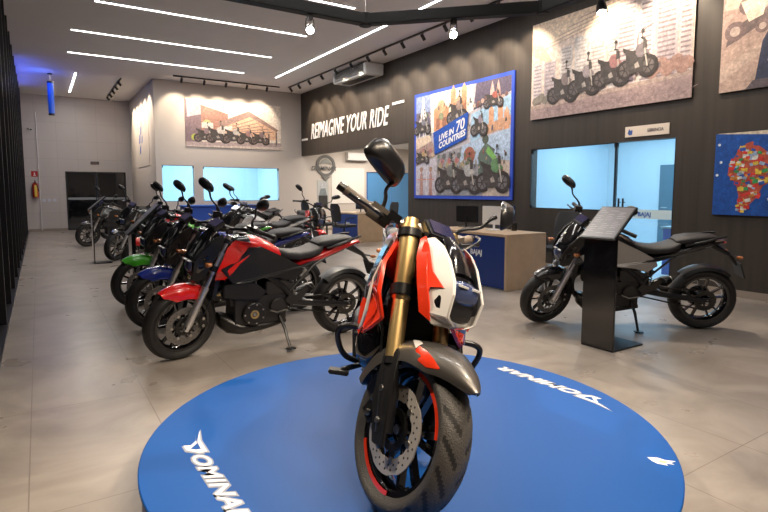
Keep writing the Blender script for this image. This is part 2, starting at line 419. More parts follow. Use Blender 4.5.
    for sg in (-1, 1):
        g = G(); y = sg*FY
        if hero:
            g.tube([fork_pt(-.02, y), fork_pt(.10, y), fork_pt(.2, y)], [.032, .037, .034], 'satin_black', 20)
            g.tube([fork_pt(.16, y), fork_pt(.24, y)], .021, 'steel', 16)
            g.tube([fork_pt(.22, y), fork_pt(.245, y)], .034, 'satin_black', 20)
            g.tube([fork_pt(.245, y), fork_pt(.46, y)], .032, 'gold', 24)
            g.tube([fork_pt(.46, y), fork_pt(.475, y), fork_pt(.77, y)], [.032, .038, .038], 'gold', 24)
            g.tube([fork_pt(.77, y), fork_pt(.80, y)], .03, 'gold', 20)
            g.cyl(fork_pt(0, y), .022, .05, 'dark_metal')
        else:
            g.tube([fork_pt(-.03, y), fork_pt(.03, y), fork_pt(.3, y), fork_pt(.34, y)], [.022, .031, .029, .033], fork, 16)
            g.tube([fork_pt(.33, y), fork_pt(.78, y)], .0225, 'satin_black' if fork != 'fork_silver' else 'steel', 14)
            g.tube([fork_pt(.46, y), fork_pt(.64, y)], .033, fork, 14)
            g.cyl(fork_pt(0, y), .024, .04, 'dark_metal')
        F(g, 'fork_leg', label='gold anodised fork leg' if hero else None)
    g = G()
    for t, h in ((.50, .045), (.735, .035)):
        g.box(fork_pt(t, 0, -.015), (.085, 2*FY, h), 'yoke_metal' if hero and t > .7 else 'satin_black', (-RAKE, 'Y'))
        for sg in (-1, 1): g.tube([fork_pt(t-h/2, sg*FY), fork_pt(t+h/2, sg*FY)], .048 if hero else .042, 'satin_black', 18)
    g.tube([fork_pt(.5, 0, -.03), fork_pt(.74, 0, -.03)], .026, 'dark_metal', 12)
    F(g, 'triple_clamp', bevel=.003)
    # --- fender
    a0, a1 = (math.radians(57), math.radians(124)) if not hero else (math.radians(47), math.radians(166))
    def FND(u, e=0, lift=0):                    # point on the fender skin: u along (0 = front tip), e across (-1..1)
        a = a0+(a1-a0)*u
        if hero: wd_ = .016+.104*min(1, u/.30)**.7; drop = .085; out = .05*(1-min(1, u/.5))+.022
        else: wd_ = .05+.035*min(1, u/.3); drop = .095; out = .028
        if u > .8 and not hero: wd_ *= 1-.4*(u-.8)/.2
        if u < .2: drop *= .2+4*u
        ae = abs(e); q = (ae/.55)*.55 if ae < .55 else ae
        y = wd_*math.sin(min(1, ae)*PI/2)*math.copysign(1, e) if e else 0
        dr = .010*(1-ae)-drop*ae**2.6+lift
        rr = RF+out+dr
        return (math.cos(a)*rr, y, RF+math.sin(a)*rr)
    g = G(); rings = []
    ES = (-1, -.8, -.6, -.35, 0, .35, .6, .8, 1)
    for i in range(25):
        u = i/24; rings.append([FND(u, e) for e in ES]+[FND(u, e*.97, -.006) for e in ES[::-1]])
    g.loft(rings, 'grey_paint' if hero else paint)
    fd = F(g, 'front_fender', smooth=50)
    if hero:
        for sg in (-1, 1):
            pts = [fork_pt(-.07, .128, .03), fork_pt(-.055, .13, -.035), fork_pt(.10, .14, -.055), fork_pt(.25, .13, -.035), fork_pt(.30, .11, .0), fork_pt(.26, .12, .055), fork_pt(.05, .136, .05)]
            g = G(); g.plate(pts, .014, 'black_plastic', (sg,)); gd = F(g, 'fork_guard', fd, bevel=.003)
            for t in (.02, .13):
                g = G(); g.cyl(fork_pt(t, sg*.139), .011, .012, 'steel', seg=12); F(g, 'guard_bolt', fd)
            for nm, cmat, st_ in (('fender_decal', 'orange_red_paint', ((.16, .82, .84), (.22, .70, .92), (.28, .64, .90), (.35, .62, .74))), ('fender_decal', 'white_paint', ((.36, .50, .70), (.41, .44, .60), (.47, .40, .44)))):
                g = G(); g.loft([[FND(u, (a+(b_-a)*q)*sg, .0035) for q in (0, .5, 1)]+[FND(u, (a+(b_-a)*q)*sg, .001) for q in (1, .5, 0)] for u, a, b_ in st_], cmat); F(g, nm, fd)
    # --- headlight nacelle
    def nmf(i, j, n): return None
    g = G()
    g.body([(.035, .045, .70, .76), (.03, .075, .675, .80), (.0, .098, .66, .86), (-.06, .118, .665, .93), (-.13, .122, .70, .985), (-.19, .105, .76, 1.0), (-.22, .07, .82, .97)] if not hero else [(.035, .045, .69, .76), (.03, .072, .675, .79), (.0, .09, .66, .84), (-.06, .105, .665, .90), (-.13, .108, .70, .945), (-.19, .095, .76, .96), (-.22, .06, .82, .94)],
           'gloss_black', 2.8, 28, mf=(lambda i, j, n: 'silver_paint' if i < 3 and j > n//2 else None) if hero else None)
    NZ = Matrix.Translation((-.02, 0, .06)) if hero else Matrix.Identity(4)
    if hero: g.xf(Matrix.Translation((0, 0, .97)) @ Matrix.Diagonal((1, 1, .86, 1)) @ Matrix.Translation((0, 0, -.97)))
    if not hero: g.xf(Matrix.Translation((-.085, 0, .015)))
    hl = F(g, 'headlight_shell', smooth=50)
    g = G()
    g.body([(.012, .066, .688, .81), (.036, .062, .695, .80), (.052, .05, .71, .785), (.058, .02, .73, .765)] if 0 else [(.012, .062, .715, .815), (.036, .058, .72, .81), (.052, .048, .735, .795), (.058, .02, .75, .78)] if hero else [(.012, .060, .688, .81), (.030, .056, .695, .80), (.044, .044, .71, .785), (.05, .02, .73, .765)], 'lens', 2.8, 24)
    NB = Matrix.Identity(4) if hero else Matrix.Translation((-.085, 0, .015))
    g.xf(NZ @ NB); F(g, 'lens', hl)
    g = G()
    for sg in (-1, 1):
        g.box((.047, sg*.03, .80), (.02, .035, .007), 'white_plastic')
    g.xf(NZ @ NB); F(g, 'light_bar', hl)
    SQ = (Matrix.Translation((0, 0, 1.0)) @ Matrix.Diagonal((1, 1.02, .84, 1)) @ Matrix.Translation((0, 0, -1.0))) if hero else NB
    cm = 'white_paint' if hero else ('black_plastic')
    CW = [(.03, .012, .648), (.052, .028, .665), (.05, .066, .69), (.045, .072, .79), (.012, .066, .845), (-.05, .070, .915), (-.12, .074, .965), (-.185, .080, .985), (-.20, .112, .96), (-.16, .126, .88), (-.10, .124, .78), (-.04, .112, .67), (.0, .08, .635)]
    cw = pair([(CW, .012, cm)] if hero else [([(.040, .058, .655), (.035, .074, .70), (.03, .088, .80), (-.02, .110, .885), (-.10, .121, .96), (-.185, .114, 1.01), (-.195, .126, .97), (-.15, .138, .88), (-.09, .134, .78), (-.03, .120, .67), (.01, .085, .635)], .014, cm)],
              'headlight_cowl', hl, .003, SM @ SQ, 'white side cowl of the headlight' if hero else None)
    if hero:
        pair([([(.0, .090, .80), (-.07, .108, .845), (-.15, .116, .95), (-.19, .114, .955), (-.165, .129, .87), (-.09, .124, .79), (-.05, .119, .70), (-.045, .112, .78)], .005, 'orange_red_paint'),
              ([(-.20, .105, .975), (-.206, .118, .955), (-.165, .132, .875), (-.105, .13, .775), (-.045, .118, .665), (-.005, .090, .648), (-.02, .110, .72), (-.06, .119, .79), (-.10, .122, .86), (-.16, .112, .95)], .005, 'orange_red_paint')], 'cowl_decal', cw, 0, SM @ SQ)
    g = G()                                     # fly screen
    R_ = []
    for i in range(7):
        u = i/6; x = -.03-.17*u; z = .89+(.17 if not hero else .11)*u+.02*math.sin(PI*u); hw = (.10-.045*u) if not hero else .06-.03*u
        R_.append([(x, 0+hw*math.cos(a), z-.02+(.03*math.sin(a))) for a in [PI*k/10 for k in range(11)]]+[(x-.006, hw*.95*math.cos(a), z-.026+.03*math.sin(a)) for a in [PI*k/10 for k in range(10, -1, -1)]])
    g.loft(R_, 'gloss_black'); g.xf(NB)
    F(g, 'fly_screen', smooth=60)
    # --- bars
    HX, HZ = -.37, 1.045; BD = -.07 if hero else 0; BW = .82 if hero else 1
    g = G()
    pts = [(-.52, -.405, 1.055), (-.455, -.28, 1.075), (-.385, -.16, 1.07), (HX, -.07, HZ), (HX, .07, HZ), (-.385, .16, 1.07), (-.455, .28, 1.075), (-.52, .405, 1.055)]
    pts = [(a, b*BW, c_+BD+(.05 if hero and abs(b) > .4 else 0)) for a, b, c_ in pts]
    g.tube(pts, .0125, 'satin_black', 10, 2)
    if hero: g.tube([(HX-.02, -.13, HZ+BD+.012), (HX-.01, 0, HZ+BD+.02), (HX-.02, .13, HZ+BD+.012)], [.02, .032, .02], 'yoke_metal', 12, 1)
    for sg in (-1, 1): g.box((HX+.003, sg*.045, HZ-.02+BD), (.045, .03, .05), 'dark_metal')
    F(g, 'handlebar')
    for sg in (-1, 1):
        g = G(); e = Vector((-.52, sg*.405*BW, 1.055+BD+(.05 if hero else 0))); i_ = Vector((-.462, sg*.285*BW, 1.075+BD)); d = (e-i_).normalized()
        g.tube([i_, i_+d*.012, i_+d*.02, i_+d*.125, i_+d*.13], [.027, .027, .0205, .0205, .023] if hero else [.024, .024, .0175, .0175, .02], 'grip_rubber' if hero else 'rubber', 14)
        g.tube([i_+d*.13, i_+d*.165], .0185, 'dark_metal', 14)
        F(g, 'grip')
        g = G(); m_ = i_-d*.045
        R3 = d.to_track_quat('X', 'Z').to_matrix()
        g.box(m_, (.10, .065, .07) if hero else (.075, .05, .05), 'yoke_metal' if hero else 'satin_black', R3)
        g.cyl(m_+Vector((0, 0, .03)), .012, .014, 'satin_black', 'Z', 10)
        F(g, 'switch_housing', bevel=.008)
        g = G(); b0 = m_+Vector((.035, 0, -.004))
        tip = e+Vector((.065, sg*.02, -.005))
        g.tube([b0-d*.01, b0+Vector((.03, 0, 0))+d*.03, b0+Vector((.035, 0, 0))+d*.09, tip-d*.02, tip], [.009, .009, .008, .006, .009], 'satin_black', 8, 1)
        g.box(b0-d*.012, (.05, .045, .03), 'dark_metal', R3)
        if sg < 0:
            g.box(b0-d*.045+Vector((.0, 0, .028)), (.055, .05, .035), 'satin_black', R3)
        F(g, 'lever')
        # mirror
        g = G()
        base = m_+Vector((0, 0, .02)); top = Vector((-.40, sg*.365, 1.285)) if not hero else Vector((-.385, -.235 if sg < 0 else .33, 1.175))
        g.tube([base, base+Vector((.008, sg*.004, .05)), base.lerp(top, .55)+Vector((.01, sg*.022, 0)), top+Vector((0, -sg*.03, -.025)), top], [.010, .0085, .0075, .0085, .011], 'satin_black', 10, 2)
        cen = Vector((-.405, sg*.415, 1.315)) if not hero else Vector((-.39, -.275 if sg < 0 else .38, 1.20)); st = []; MS = 1.22 if hero else 1
        q = len(g.v)
        for x, a, b_ in ((.034, .03, .014), (.028, .058, .027), (.008, .084, .038), (-.008, .092, .044), (-.014, .09, .042)):
            st.append([(x, a*math.copysign(abs(math.cos(t))**(.55 if hero else .8), math.cos(t))*(1-(.22 if hero else .14)*math.sin(t)), b_*(1.12 if hero else 1)*math.copysign(abs(math.sin(t))**(.6 if hero else .8), math.sin(t))) for t in [2*PI*k/22 for k in range(22)]])
        g.loft(st, 'satin_black')
        TM = Matrix.Translation(cen) @ Matrix.Scale(MS, 4) @ Matrix.Rotation(math.radians(-22)*sg*(-1), 4, 'X') @ Matrix.Rotation(math.radians(-12*sg if not (hero and sg > 0) else 50), 4, 'Z')
        g.xf(TM, q)
        mo = F(g, 'mirror', smooth=50)
        g = G(); g.loft([[(x, y*.9, z*.9) for _, y, z in st[-1]] for x in (-.0145, -.0155)], 'mirror_glass'); g.xf(TM)
        F(g, 'mirror_glass', mo)
        # indicators on the nacelle
        g = G(); g.tube([(-.12, sg*.10, .82), (-.115, sg*.17, .82)], .007, 'satin_black', 8)
        g.body([(-.085, .012, .81, .83, sg*.195), (-.095, .028, .802, .838, sg*.195), (-.13, .024, .805, .835, sg*.19), (-.14, .01, .812, .828, sg*.187)], 'amber', 2.2, 12)
        if not hero: F(g, 'indicator')
    g = G(); g.box((-.27, 0, 1.075+BD), (.10, .15 if hero else .13, .035), 'satin_black', (.55, 'Y'))
    F(g, 'instrument_panel', bevel=.006)
    g = G(); g.box((-.268, 0, 1.098+BD), (.08, .11, .003), 'display', (.55, 'Y')); dp = F(g, 'display', root.children[-1])
    if hero:                                     # cables looping in front of the bars
        for y0, y1, zz in ((.28, -.02, .94),):
            g = G(); g.tube([(-.40, y0, 1.06), (-.27, y0*.75, 1.05), (-.22, (y0+y1)/2, zz+.06), (-.25, y1, zz-.06), (-.3, y1*.8, .74)], .0055, 'satin_black', 8, 2)
            F(g, 'control_cable')
    # --- tank, shrouds
    g = G()
    st = [(-.33, .06, .80, .87), (-.36, .105, .76, .93), (-.43, .145, .73, .975), (-.52, .158, .72, .985), (-.62, .15, .71, .965), (-.72, .125, .71, .915), (-.80, .095, .71, .86), (-.84, .06, .72, .82)]
    if tank == 'black_mix':
        g.body(st, 'black_paint', 2.6, 28)
    else:
        g.body(st, tank, 2.6, 28, mf=(lambda i, j, n: 'gloss_black' if (n//2+2 < j < n-3) or i > 5 else None) if hero else (lambda i, j, n: 'gloss_black' if (n//2+1 < j < n-2) or i < 3 or i > 5 or n//4-2 < j < n//4+1 else None))
    g.cyl((-.5, 0, .985), .035, .02, 'dark_metal', 'Z')
    tk = g.build('fuel_tank', root, 50)
    # painted shroud from tank shoulder to radiator
    P1 = [(-.14, .125, .62), (-.15, .175, .70), (-.22, .175, .80), (-.27, .13, .92), (-.36, .12, .965), (-.46, .152, .945), (-.56, .165, .90), (-.50, .182, .83), (-.38, .195, .76), (-.30, .20, .70), (-.24, .19, .635), (-.18, .165, .60)]
    if not hero: P1 = [(-.235, .135, .645), (-.245, .168, .72), (-.29, .165, .81), (-.34, .13, .90), (-.40, .125, .955), (-.50, .157, .94), (-.58, .165, .905), (-.50, .182, .835), (-.42, .19, .775), (-.36, .196, .71), (-.30, .185, .655)]
    if hero: P1 = [(-.13, .14, .66), (-.13, .17, .76), (-.19, .165, .87), (-.26, .125, .95), (-.36, .115, .985), (-.46, .15, .955), (-.56, .165, .90), (-.48, .18, .83), (-.38, .205, .76), (-.34, .225, .66), (-.31, .225, .56), (-.25, .215, .55), (-.18, .18, .60)]
    sh = pair([(P1, .016, paint)], 'tank_shroud', root, .005)
    if hero:
        pair([([(-.20, .193, .80), (-.235, .170, .87), (-.215, .197, .78), (-.195, .203, .70), (-.215, .209, .64), (-.25, .219, .575), (-.215, .208, .60), (-.18, .198, .67)], .006, 'white_paint')], 'shroud_decal', sh, 0)
        pair([([(-.25, .160, .905), (-.36, .130, .962), (-.44, .160, .93), (-.36, .202, .80), (-.31, .2235, .70), (-.27, .208, .70), (-.27, .192, .80)], .006, 'gloss_black')], 'shroud_inlay', sh, 0)
    pair([([(-.27, .188, .74), (-.40, .186, .80), (-.50, .178, .90 if not hero else .865), (-.60, .175, .90 if not hero else .865), (-.70, .152, .85), (-.84, .125, .78), (-.98, .11, .70), (-1.0, .11, .64), (-.9, .13, .58), (-.78, .15, .62), (-.62, .175, .64), (-.48, .18, .60), (-.36, .19, .62)], .03,
            'silver_paint' if tank == 'black_mix' else 'black_plastic')], 'side_panel', root, .006, label='silver side panel' if tank == 'black_mix' else None)
    pair([([(-.30, .165, .60), (-.40, .165, .63), (-.56, .16, .60), (-.66, .15, .52), (-.60, .15, .45), (-.42, .15, .47), (-.30, .15, .50)], .05, 'black_plastic'),
          ([(-.66, .135, .60), (-.80, .135, .60), (-.92, .12, .55), (-.90, .11, .44), (-.74, .12, .42), (-.66, .12, .5)], .05, 'satin_black')], 'frame_cover', root, .006)
    # --- seats
    g = G(); g.body([(-.745, .06, .80, .855), (-.78, .085, .775, .865), (-.86, .105, .75, .838), (-.97, .13, .745, .825), (-1.08, .145, .76, .84), (-1.15, .145, .785, .868), (-1.19, .11, .80, .885)], 'seat_vinyl', 3, 22)
    g.build('rider_seat', root, 50)
    g = G(); g.body([(-1.15, .09, .845, .885), (-1.19, .12, .84, .915), (-1.28, .13, .85, .93), (-1.40, .115, .87, .935), (-1.49, .09, .885, .93), (-1.52, .05, .89, .918)], 'seat_vinyl', 3, 22)
    g.build('pillion_seat', root, 50)
    g = G(); g.body([(-.92, .06, .66, .73), (-1.0, .095, .68, .76), (-1.15, .125, .72, .81), (-1.32, .12, .775, .865), (-1.46, .095, .82, .885), (-1.56, .055, .845, .885), (-1.6, .03, .86, .88)], paint if tank != 'black_mix' else 'gloss_black', 2.6, 22,
                    mf=lambda i, j, n: 'satin_black' if n//2+1 < j < n-2 else None)
    tl = g.build('tail_cowl', root, 50)
    g = G(); g.body([(-1.585, .045, .845, .875), (-1.61, .035, .85, .872)], 'red_lens', 2.6, 14); g.build('tail_lamp', tl)
    for sg in (-1, 1):
        g = G(); g.tube([(-1.22, sg*.12, .845), (-1.36, sg*.15, .885), (-1.5, sg*.14, .925), (-1.57, sg*.10, .93)], .011, 'satin_black', 8, 2)
        g.build('grab_rail', root)
    g = G(); g.tube([(-1.5, 0, .83), (-1.66, 0, .74), (-1.74, 0, .64)], [.035, .02, .015], 'black_plastic', 8)
    g.box((-1.755, 0, .60), (.012, .18, .15), 'black_plastic', (.35, 'Y'))
    for sg in (-1, 1):
        g.tube([(-1.66, 0, .74), (-1.68, sg*.13, .745)], .007, 'satin_black', 6)
        g.body([(-1.66, .01, .735, .755, sg*.15), (-1.675, .026, .728, .762, sg*.15), (-1.705, .02, .733, .757, sg*.15)], 'amber', 2.2, 10)
    g.build('plate_holder', root, 40)
    # --- frame and engine
    g = G()
    for sg in (-1, 1):
        g.tube([(-.31, sg*.045, .86), (-.42, sg*.11, .80), (-.68, sg*.135, .64), (-.86, sg*.13, .50), (-.90, sg*.12, .38)], .024, 'satin_black', 8, 1)
        g.tube([(-.30, sg*.04, .80), (-.33, sg*.10, .62), (-.38, sg*.11, .42)], .016, 'satin_black', 8, 1)
        g.tube([(-.72, sg*.12, .66), (-1.0, sg*.11, .70), (-1.4, sg*.09, .82)], .014, 'satin_black', 8)
        g.tube([(-.88, sg*.12, .50), (-1.1, sg*.11, .70), (-1.3, sg*.1, .80)], .011, 'satin_black', 8)
    g.build('frame', root)
    g = G()
    g.box((-.62, 0, .36), (.44, .25, .24), 'engine_metal'); g.box((-.46, 0, .56), (.17, .2, .24), 'engine_metal', (-.25, 'Y'))
    g.box((-.80, 0, .47), (.2, .2, .14), 'engine_metal')
    for k in range(7): g.box((-.455+.006*k, 0, .47+.03*k), (.20, .225, .008), 'dark_metal', (-.25, 'Y'))
    en = g.build('engine', root, 30, .012)
    for sg in (-1, 1):
        g = G(); g.cyl((-.55, sg*.14, .34), .095, .05, 'dark_metal', seg=28)
        g.lathe([(.02, -.004), (.036, -.004), (.036, .004), (.02, .004)], 'brass', (-.55, sg*.168, .34), 24, 'Y', True)
        g.cyl((-.55, sg*.166, .34), .014, .012, 'steel', seg=12)
        for k in range(7):
            a = k*2*PI/7; g.cyl((-.55+.08*math.cos(a), sg*.166, .34+.08*math.sin(a)), .007, .008, 'steel', seg=8)
        g.build('crankcase_cover', en, 35)
        g = G(); g.cyl((-.76, sg*.135, .38), .07, .05, 'engine_metal', seg=24); g.build('sprocket_cover' if sg > 0 else 'clutch_cover', en, 35)
    g = G(); g.box((-.255, 0, .60), (.03, .23, .22), 'dark_metal', (-.2, 'Y'))
    for k in range(9): g.box((-.238-.004*(k-4), 0, .52+.02*k), (.006, .215, .004), 'satin_black', (-.2, 'Y'))
    g.build('radiator', root)
    g = G(); g.body([(-.30, .07, .22, .34), (-.35, .12, .175, .33), (-.45, .14, .155, .27), (-.66, .13, .17, .25), (-.86, .09, .20, .25)], 'dark_metal' if not hero else 'black_plastic', 3, 20)
    g.build('belly_pan', root, 45)
    g = G(); g.tube([(-.40, -.03, .54), (-.27, -.05, .50), (-.26, -.06, .34), (-.34, -.09, .22), (-.62, -.11, .20), (-.85, -.14, .24)], .021, 'dark_metal', 10, 2)
    ex = g.build('exhaust_pipe', root)
    g = G(); g.tube([(-.84, -.15, .25), (-.88, -.17, .27), (-1.18, -.20, .40), (-1.24, -.20, .43)], [.03, .055, .06, .04], 'satin_black', 16)
    g.tube([(-1.235, -.20, .428), (-1.25, -.20, .435)], .028, 'steel', 12)
    g.build('muffler', ex, 45)
    # --- rear suspension, chain, pegs, stand
    g = G()
    for sg in (-1, 1):
        g.tube([(-.88, sg*.10, .40), (-1.05, sg*.115, .37), (-1.30, sg*.115, .33), (-1.49, sg*.11, RR)], [.035, .032, .026, .022], 'satin_black', 8)
        g.box((-WB-.02, sg*.108, RR), (.10, .02, .055), 'dark_metal')
        g.cyl((-WB, sg*.122, RR), .018, .015, 'steel', seg=12)
    g.tube([(-.88, -.11, .40), (-.88, .11, .40)], .03, 'satin_black', 10)
    g.tube([(-1.04, -.11, .375), (-1.04, .11, .375)], .024, 'satin_black', 10)
    g.build('swingarm', root, 40)
    g = G(); g.tube([(-.96, 0, .42), (-.93, 0, .66)], .018, 'steel', 10)
    g.tube([(-.957+.035*math.cos(t), .035*math.sin(t), .45+.17*t/(2*PI*6)) for t in [2*PI*k/10 for k in range(61)]], .0055, 'red_paint' if hero else 'dark_metal', 5)
    g.build('shock_absorber', root)
    g = G()
    g.tube([(-.80, .095, .43), (-WB, .085, RR+.097)], .0075, 'dark_metal', 6); g.tube([(-.80, .095, .35), (-WB, .085, RR-.097)], .0075, 'dark_metal', 6)
    g.build('chain', root)
    g = G(); rings = []
    for i in range(13):
        a = math.radians(48+82*i/12); rr = RR+.018
        rings.append([(-WB+math.cos(a)*(rr+q), y, RR+math.sin(a)*(rr+q)) for y, q in ((-.085, -.03), (-.07, 0), (0, .012), (.07, 0), (.085, -.03), (.08, -.034), (.065, -.006), (0, .006), (-.065, -.006), (-.08, -.034))])
    g.loft(rings, 'black_plastic'); g.build('rear_hugger', root, 50)
    for sg in (-1, 1):
        g = G(); g.prism([(-.80, .40), (-.86, .47), (-.93, .46), (-1.02, .54), (-1.06, .53), (-.97, .41), (-.88, .37)], sg*.135, sg*.15, 'dark_metal')
        g.tube([(-.84, sg*.14, .40), (-.84, sg*.23, .395)], [.013, .011], 'rubber', 8)
        g.tube([(-1.04, sg*.15, .52), (-1.05, sg*.22, .515)], .011, 'rubber', 8)
        if sg > 0: g.tube([(-.84, .16, .35), (-.74, .18, .34), (-.66, .18, .37)], .006, 'steel', 6); g.tube([(-.66, .17, .37), (-.66, .215, .37)], .009, 'rubber', 6)
        g.build('footpeg', root, 40)
    LEAN = 8 if not hero else 9
    zf = math.tan(math.radians(LEAN))*.30
    g = G(); g.tube([(-.78, .11, .30), (-.80, .20, .20), (-.81, .295, zf+.015)], [.016, .014, .011], 'satin_black', 8)
    q = len(g.v); g.box((0, 0, 0), (.07, .06, .012), 'satin_black'); g.xf(Matrix.Translation((-.815, .30, zf+.008)) @ Matrix.Rotation(math.radians(LEAN), 4, 'X'), q)
    g.build('side_stand', root, 40)
    if hero:
        for sg in (-1, 1):
            g = G(); g.tube([(-.33, sg*.10, .57), (-.30, sg*.20, .575), (-.30, sg*.285, .57), (-.315, sg*.305, .53), (-.33, sg*.27, .44), (-.35, sg*.21, .41), (-.37, sg*.12, .41)], .0125, 'satin_black', 10, 2)
            g.tube([(-.32, sg*.16, .42), (-.32, sg*.26, .375)], .012, 'satin_black', 8)
            g.build('crash_guard', root, 40)
            g = G(); g.box((-.31, sg*.27, .37), (.05, .085, .018), 'rubber'); g.build('guard_pad', root.children[-1] if 0 else [c_ for c_ in root.children if c_.name.startswith('crash_guard')][-1], bevel=.004)
        for sg in (-1, 1):
            g = G(); g.body([(-.20, .05, .46, .58, sg*.13), (-.24, .075, .42, .62, sg*.14), (-.34, .07, .42, .60, sg*.15), (-.40, .04, .45, .57, sg*.14)], 'gloss_black', 2.6, 18)
            g.build('radiator_cover', root, 50)
    return root
def place_bike(o, x, y, ang, lean=8, z=0):
    """x, y: where the front tyre stands; ang: heading in degrees"""
    o.location = (x, y, z)
    o.rotation_mode = 'XYZ'
    o.rotation_euler = (Matrix.Rotation(math.radians(ang), 3, 'Z') @ Matrix.Rotation(math.radians(-lean), 3, 'X')).to_euler()
    return o
#==ROOM==
# ------------------------------------------------------------------ the setting
def struct(name, fn, bevel=0):
    g = G(); fn(g); return g.build(name, None, 0, bevel, kind='structure')
X1 = 13.2
struct('floor', lambda g: g.bb(-.6, X1, -5, YF+.1, -.06, 0, 'floor'))
struct('ceiling', lambda g: g.bb(-.6, XW+.1, -5, YF+.2, ZC, ZC+.1, 'ceiling_paint'))
def dark(g):
    t = .16; w = 'dark_wall'
    a, b_ = XW, XW+t
    g.bb(a, b_, -5, 4.1, 0, ZC, w)                       # near part, up to the glazed opening
    g.bb(a, b_, 4.1, 6.67, 2.055, ZC, w)
    g.bb(a, b_, 5.0, 6.67, 0, 1.03, w)
    g.bb(a, b_, 6.67, 10.42, 0, ZC, w)
    g.bb(a, b_, 10.42, YB, 2.47, ZC, w)                  # header over the open room
struct('wall_right', dark)
struct('baseboard_right', lambda g: [g.bb(XW-.018, XW, y0, y1, 0, .09, 'skirting') for y0, y1 in ((-5, 4.1), (5.0, 10.42))])
def back(g):
    w = 'back_paint'; y0, y1 = YB, YB+.15
    ops = [(3.02, 3.9, 1.03, 2.07), (4.17, 6.55, 1.03, 2.05), (9.83, 11.9, 0, 1.99)]
    xs = [XR]+[v for o in ops for v in o[:2]]+[X1]
    for i in range(0, len(xs), 2): g.bb(xs[i], xs[i+1], y0, y1, 0, ZC, w)
    for a, b_, z0, z1 in ops:
        g.bb(a, b_, y0, y1, z1, ZC, w)
        if z0: g.bb(a, b_, y0, y1, 0, z0, w)
struct('wall_back', back)
struct('wall_return', lambda g: g.bb(XR, XR+.15, YB+.15, YF, 0, ZC, 'back_paint'))
def far(g):
    w = 'tile_wall'; y0, y1 = YF, YF+.15
    g.bb(-.6, .80, y0, y1, 0, ZC, w); g.bb(2.66, XR, y0, y1, 0, ZC, w); g.bb(.80, 2.66, y0, y1, 1.99, ZC, w)
struct('wall_far', far)
struct('baseboard_far', lambda g: [g.bb(a, b_, YF-.015, YF, 0, .08, 'skirting') for a, b_ in ((XL, .80), (2.66, XR))])
struct('baseboard_back', lambda g: [g.bb(XR, 9.83, YB-.015, YB, 0, .08, 'skirting')])
struct('wall_behind', lambda g: g.bb(-.6, XW+.1, -5.1, -5, 0, ZC, 'back_paint'))
# the dark glazed facade: panes between deep black fins
struct('wall_left', lambda g: g.bb(-.72, -.6, -5, YF+.2, 0, ZC, 'dark_glass'))
k = 0
for i in range(22):
    y = -4.0+1.15*i
    if y > YF-.1: break
    k += 1
    struct('trim_%d' % k, lambda g: (g.bb(-.62, XL, y-.03, y+.03, 0, ZC, 'slat_black'), g.bb(-.62, -.5, y+.03, y+1.12, 1.02, 1.06, 'slat_black') if i % 2 else 0, g.bb(-.62, -.5, y+.03, y+1.12, 2.9, 2.95, 'slat_black')))
struct('baseboard_left', lambda g: g.bb(-.6, XL+.015, -5, YF, 0, .035, 'slat_black'))
# open room beyond the header, and the lit rooms behind the glass
struct('ceiling_lounge', lambda g: g.bb(XW+.16, X1, 10.3, YB, 2.85, 2.95, 'pale_paint'))
struct('wall_lounge_right', lambda g: g.bb(X1, X1+.1, 10.3, YB+.15, 0, 2.95, 'pale_paint'))
struct('wall_lounge_front', lambda g: g.bb(XW+.16, X1, 10.2, 10.3, 0, 2.95, 'pale_paint'))
def room(n, x0, x1, y0, y1, h, skip, m='cyan_paint'):
    def f(g):
        t = .08
        if skip != 'x0': g.bb(x0-t, x0, y0, y1, 0, h, m)
        if skip != 'x1': g.bb(x1, x1+t, y0, y1, 0, h, m)
        if skip != 'y0': g.bb(x0-t, x1+t, y0-t, y0, 0, h, m)
        if skip != 'y1': g.bb(x0-t, x1+t, y1, y1+t, 0, h, m)
        g.bb(x0-t, x1+t, y0-t, y1+t, h, h+t, m)
    struct('wall_'+n, f)
room('office', XW+.16, 10.6, 3.6, 7.4, 2.6, 'x0')
struct('floor_office', lambda g: g.bb(XW+.16, 10.6, 3.6, 7.4, 0, .004, 'cyan_paint'))
room('workshop', 3.02, 6.9, YB+.15, 19.5, 2.6, 'y0')
struct('floor_workshop', lambda g: g.bb(3.02, 6.9, YB+.15, 19.5, 0, .004, 'cyan_paint'))
room('store', 9.7, 12.1, YB+.15, 18.3, 2.6, 'y0')
CY = (.60, .82, 1)
area('office_light', (9.1, 5.5, 2.58), 1.6, 2.6, 84, CY)
area('workshop_light', (4.9, 18.1, 2.58), 2.6, 1.6, 105, CY)
area('store_light', (10.9, 17.4, 2.58), 1.2, 1.2, 22, (.3, .6, 1))
area('lounge_light', (9.4, 14.9, 2.83), 2.4, 1.2, 125, (1, .88, .74))
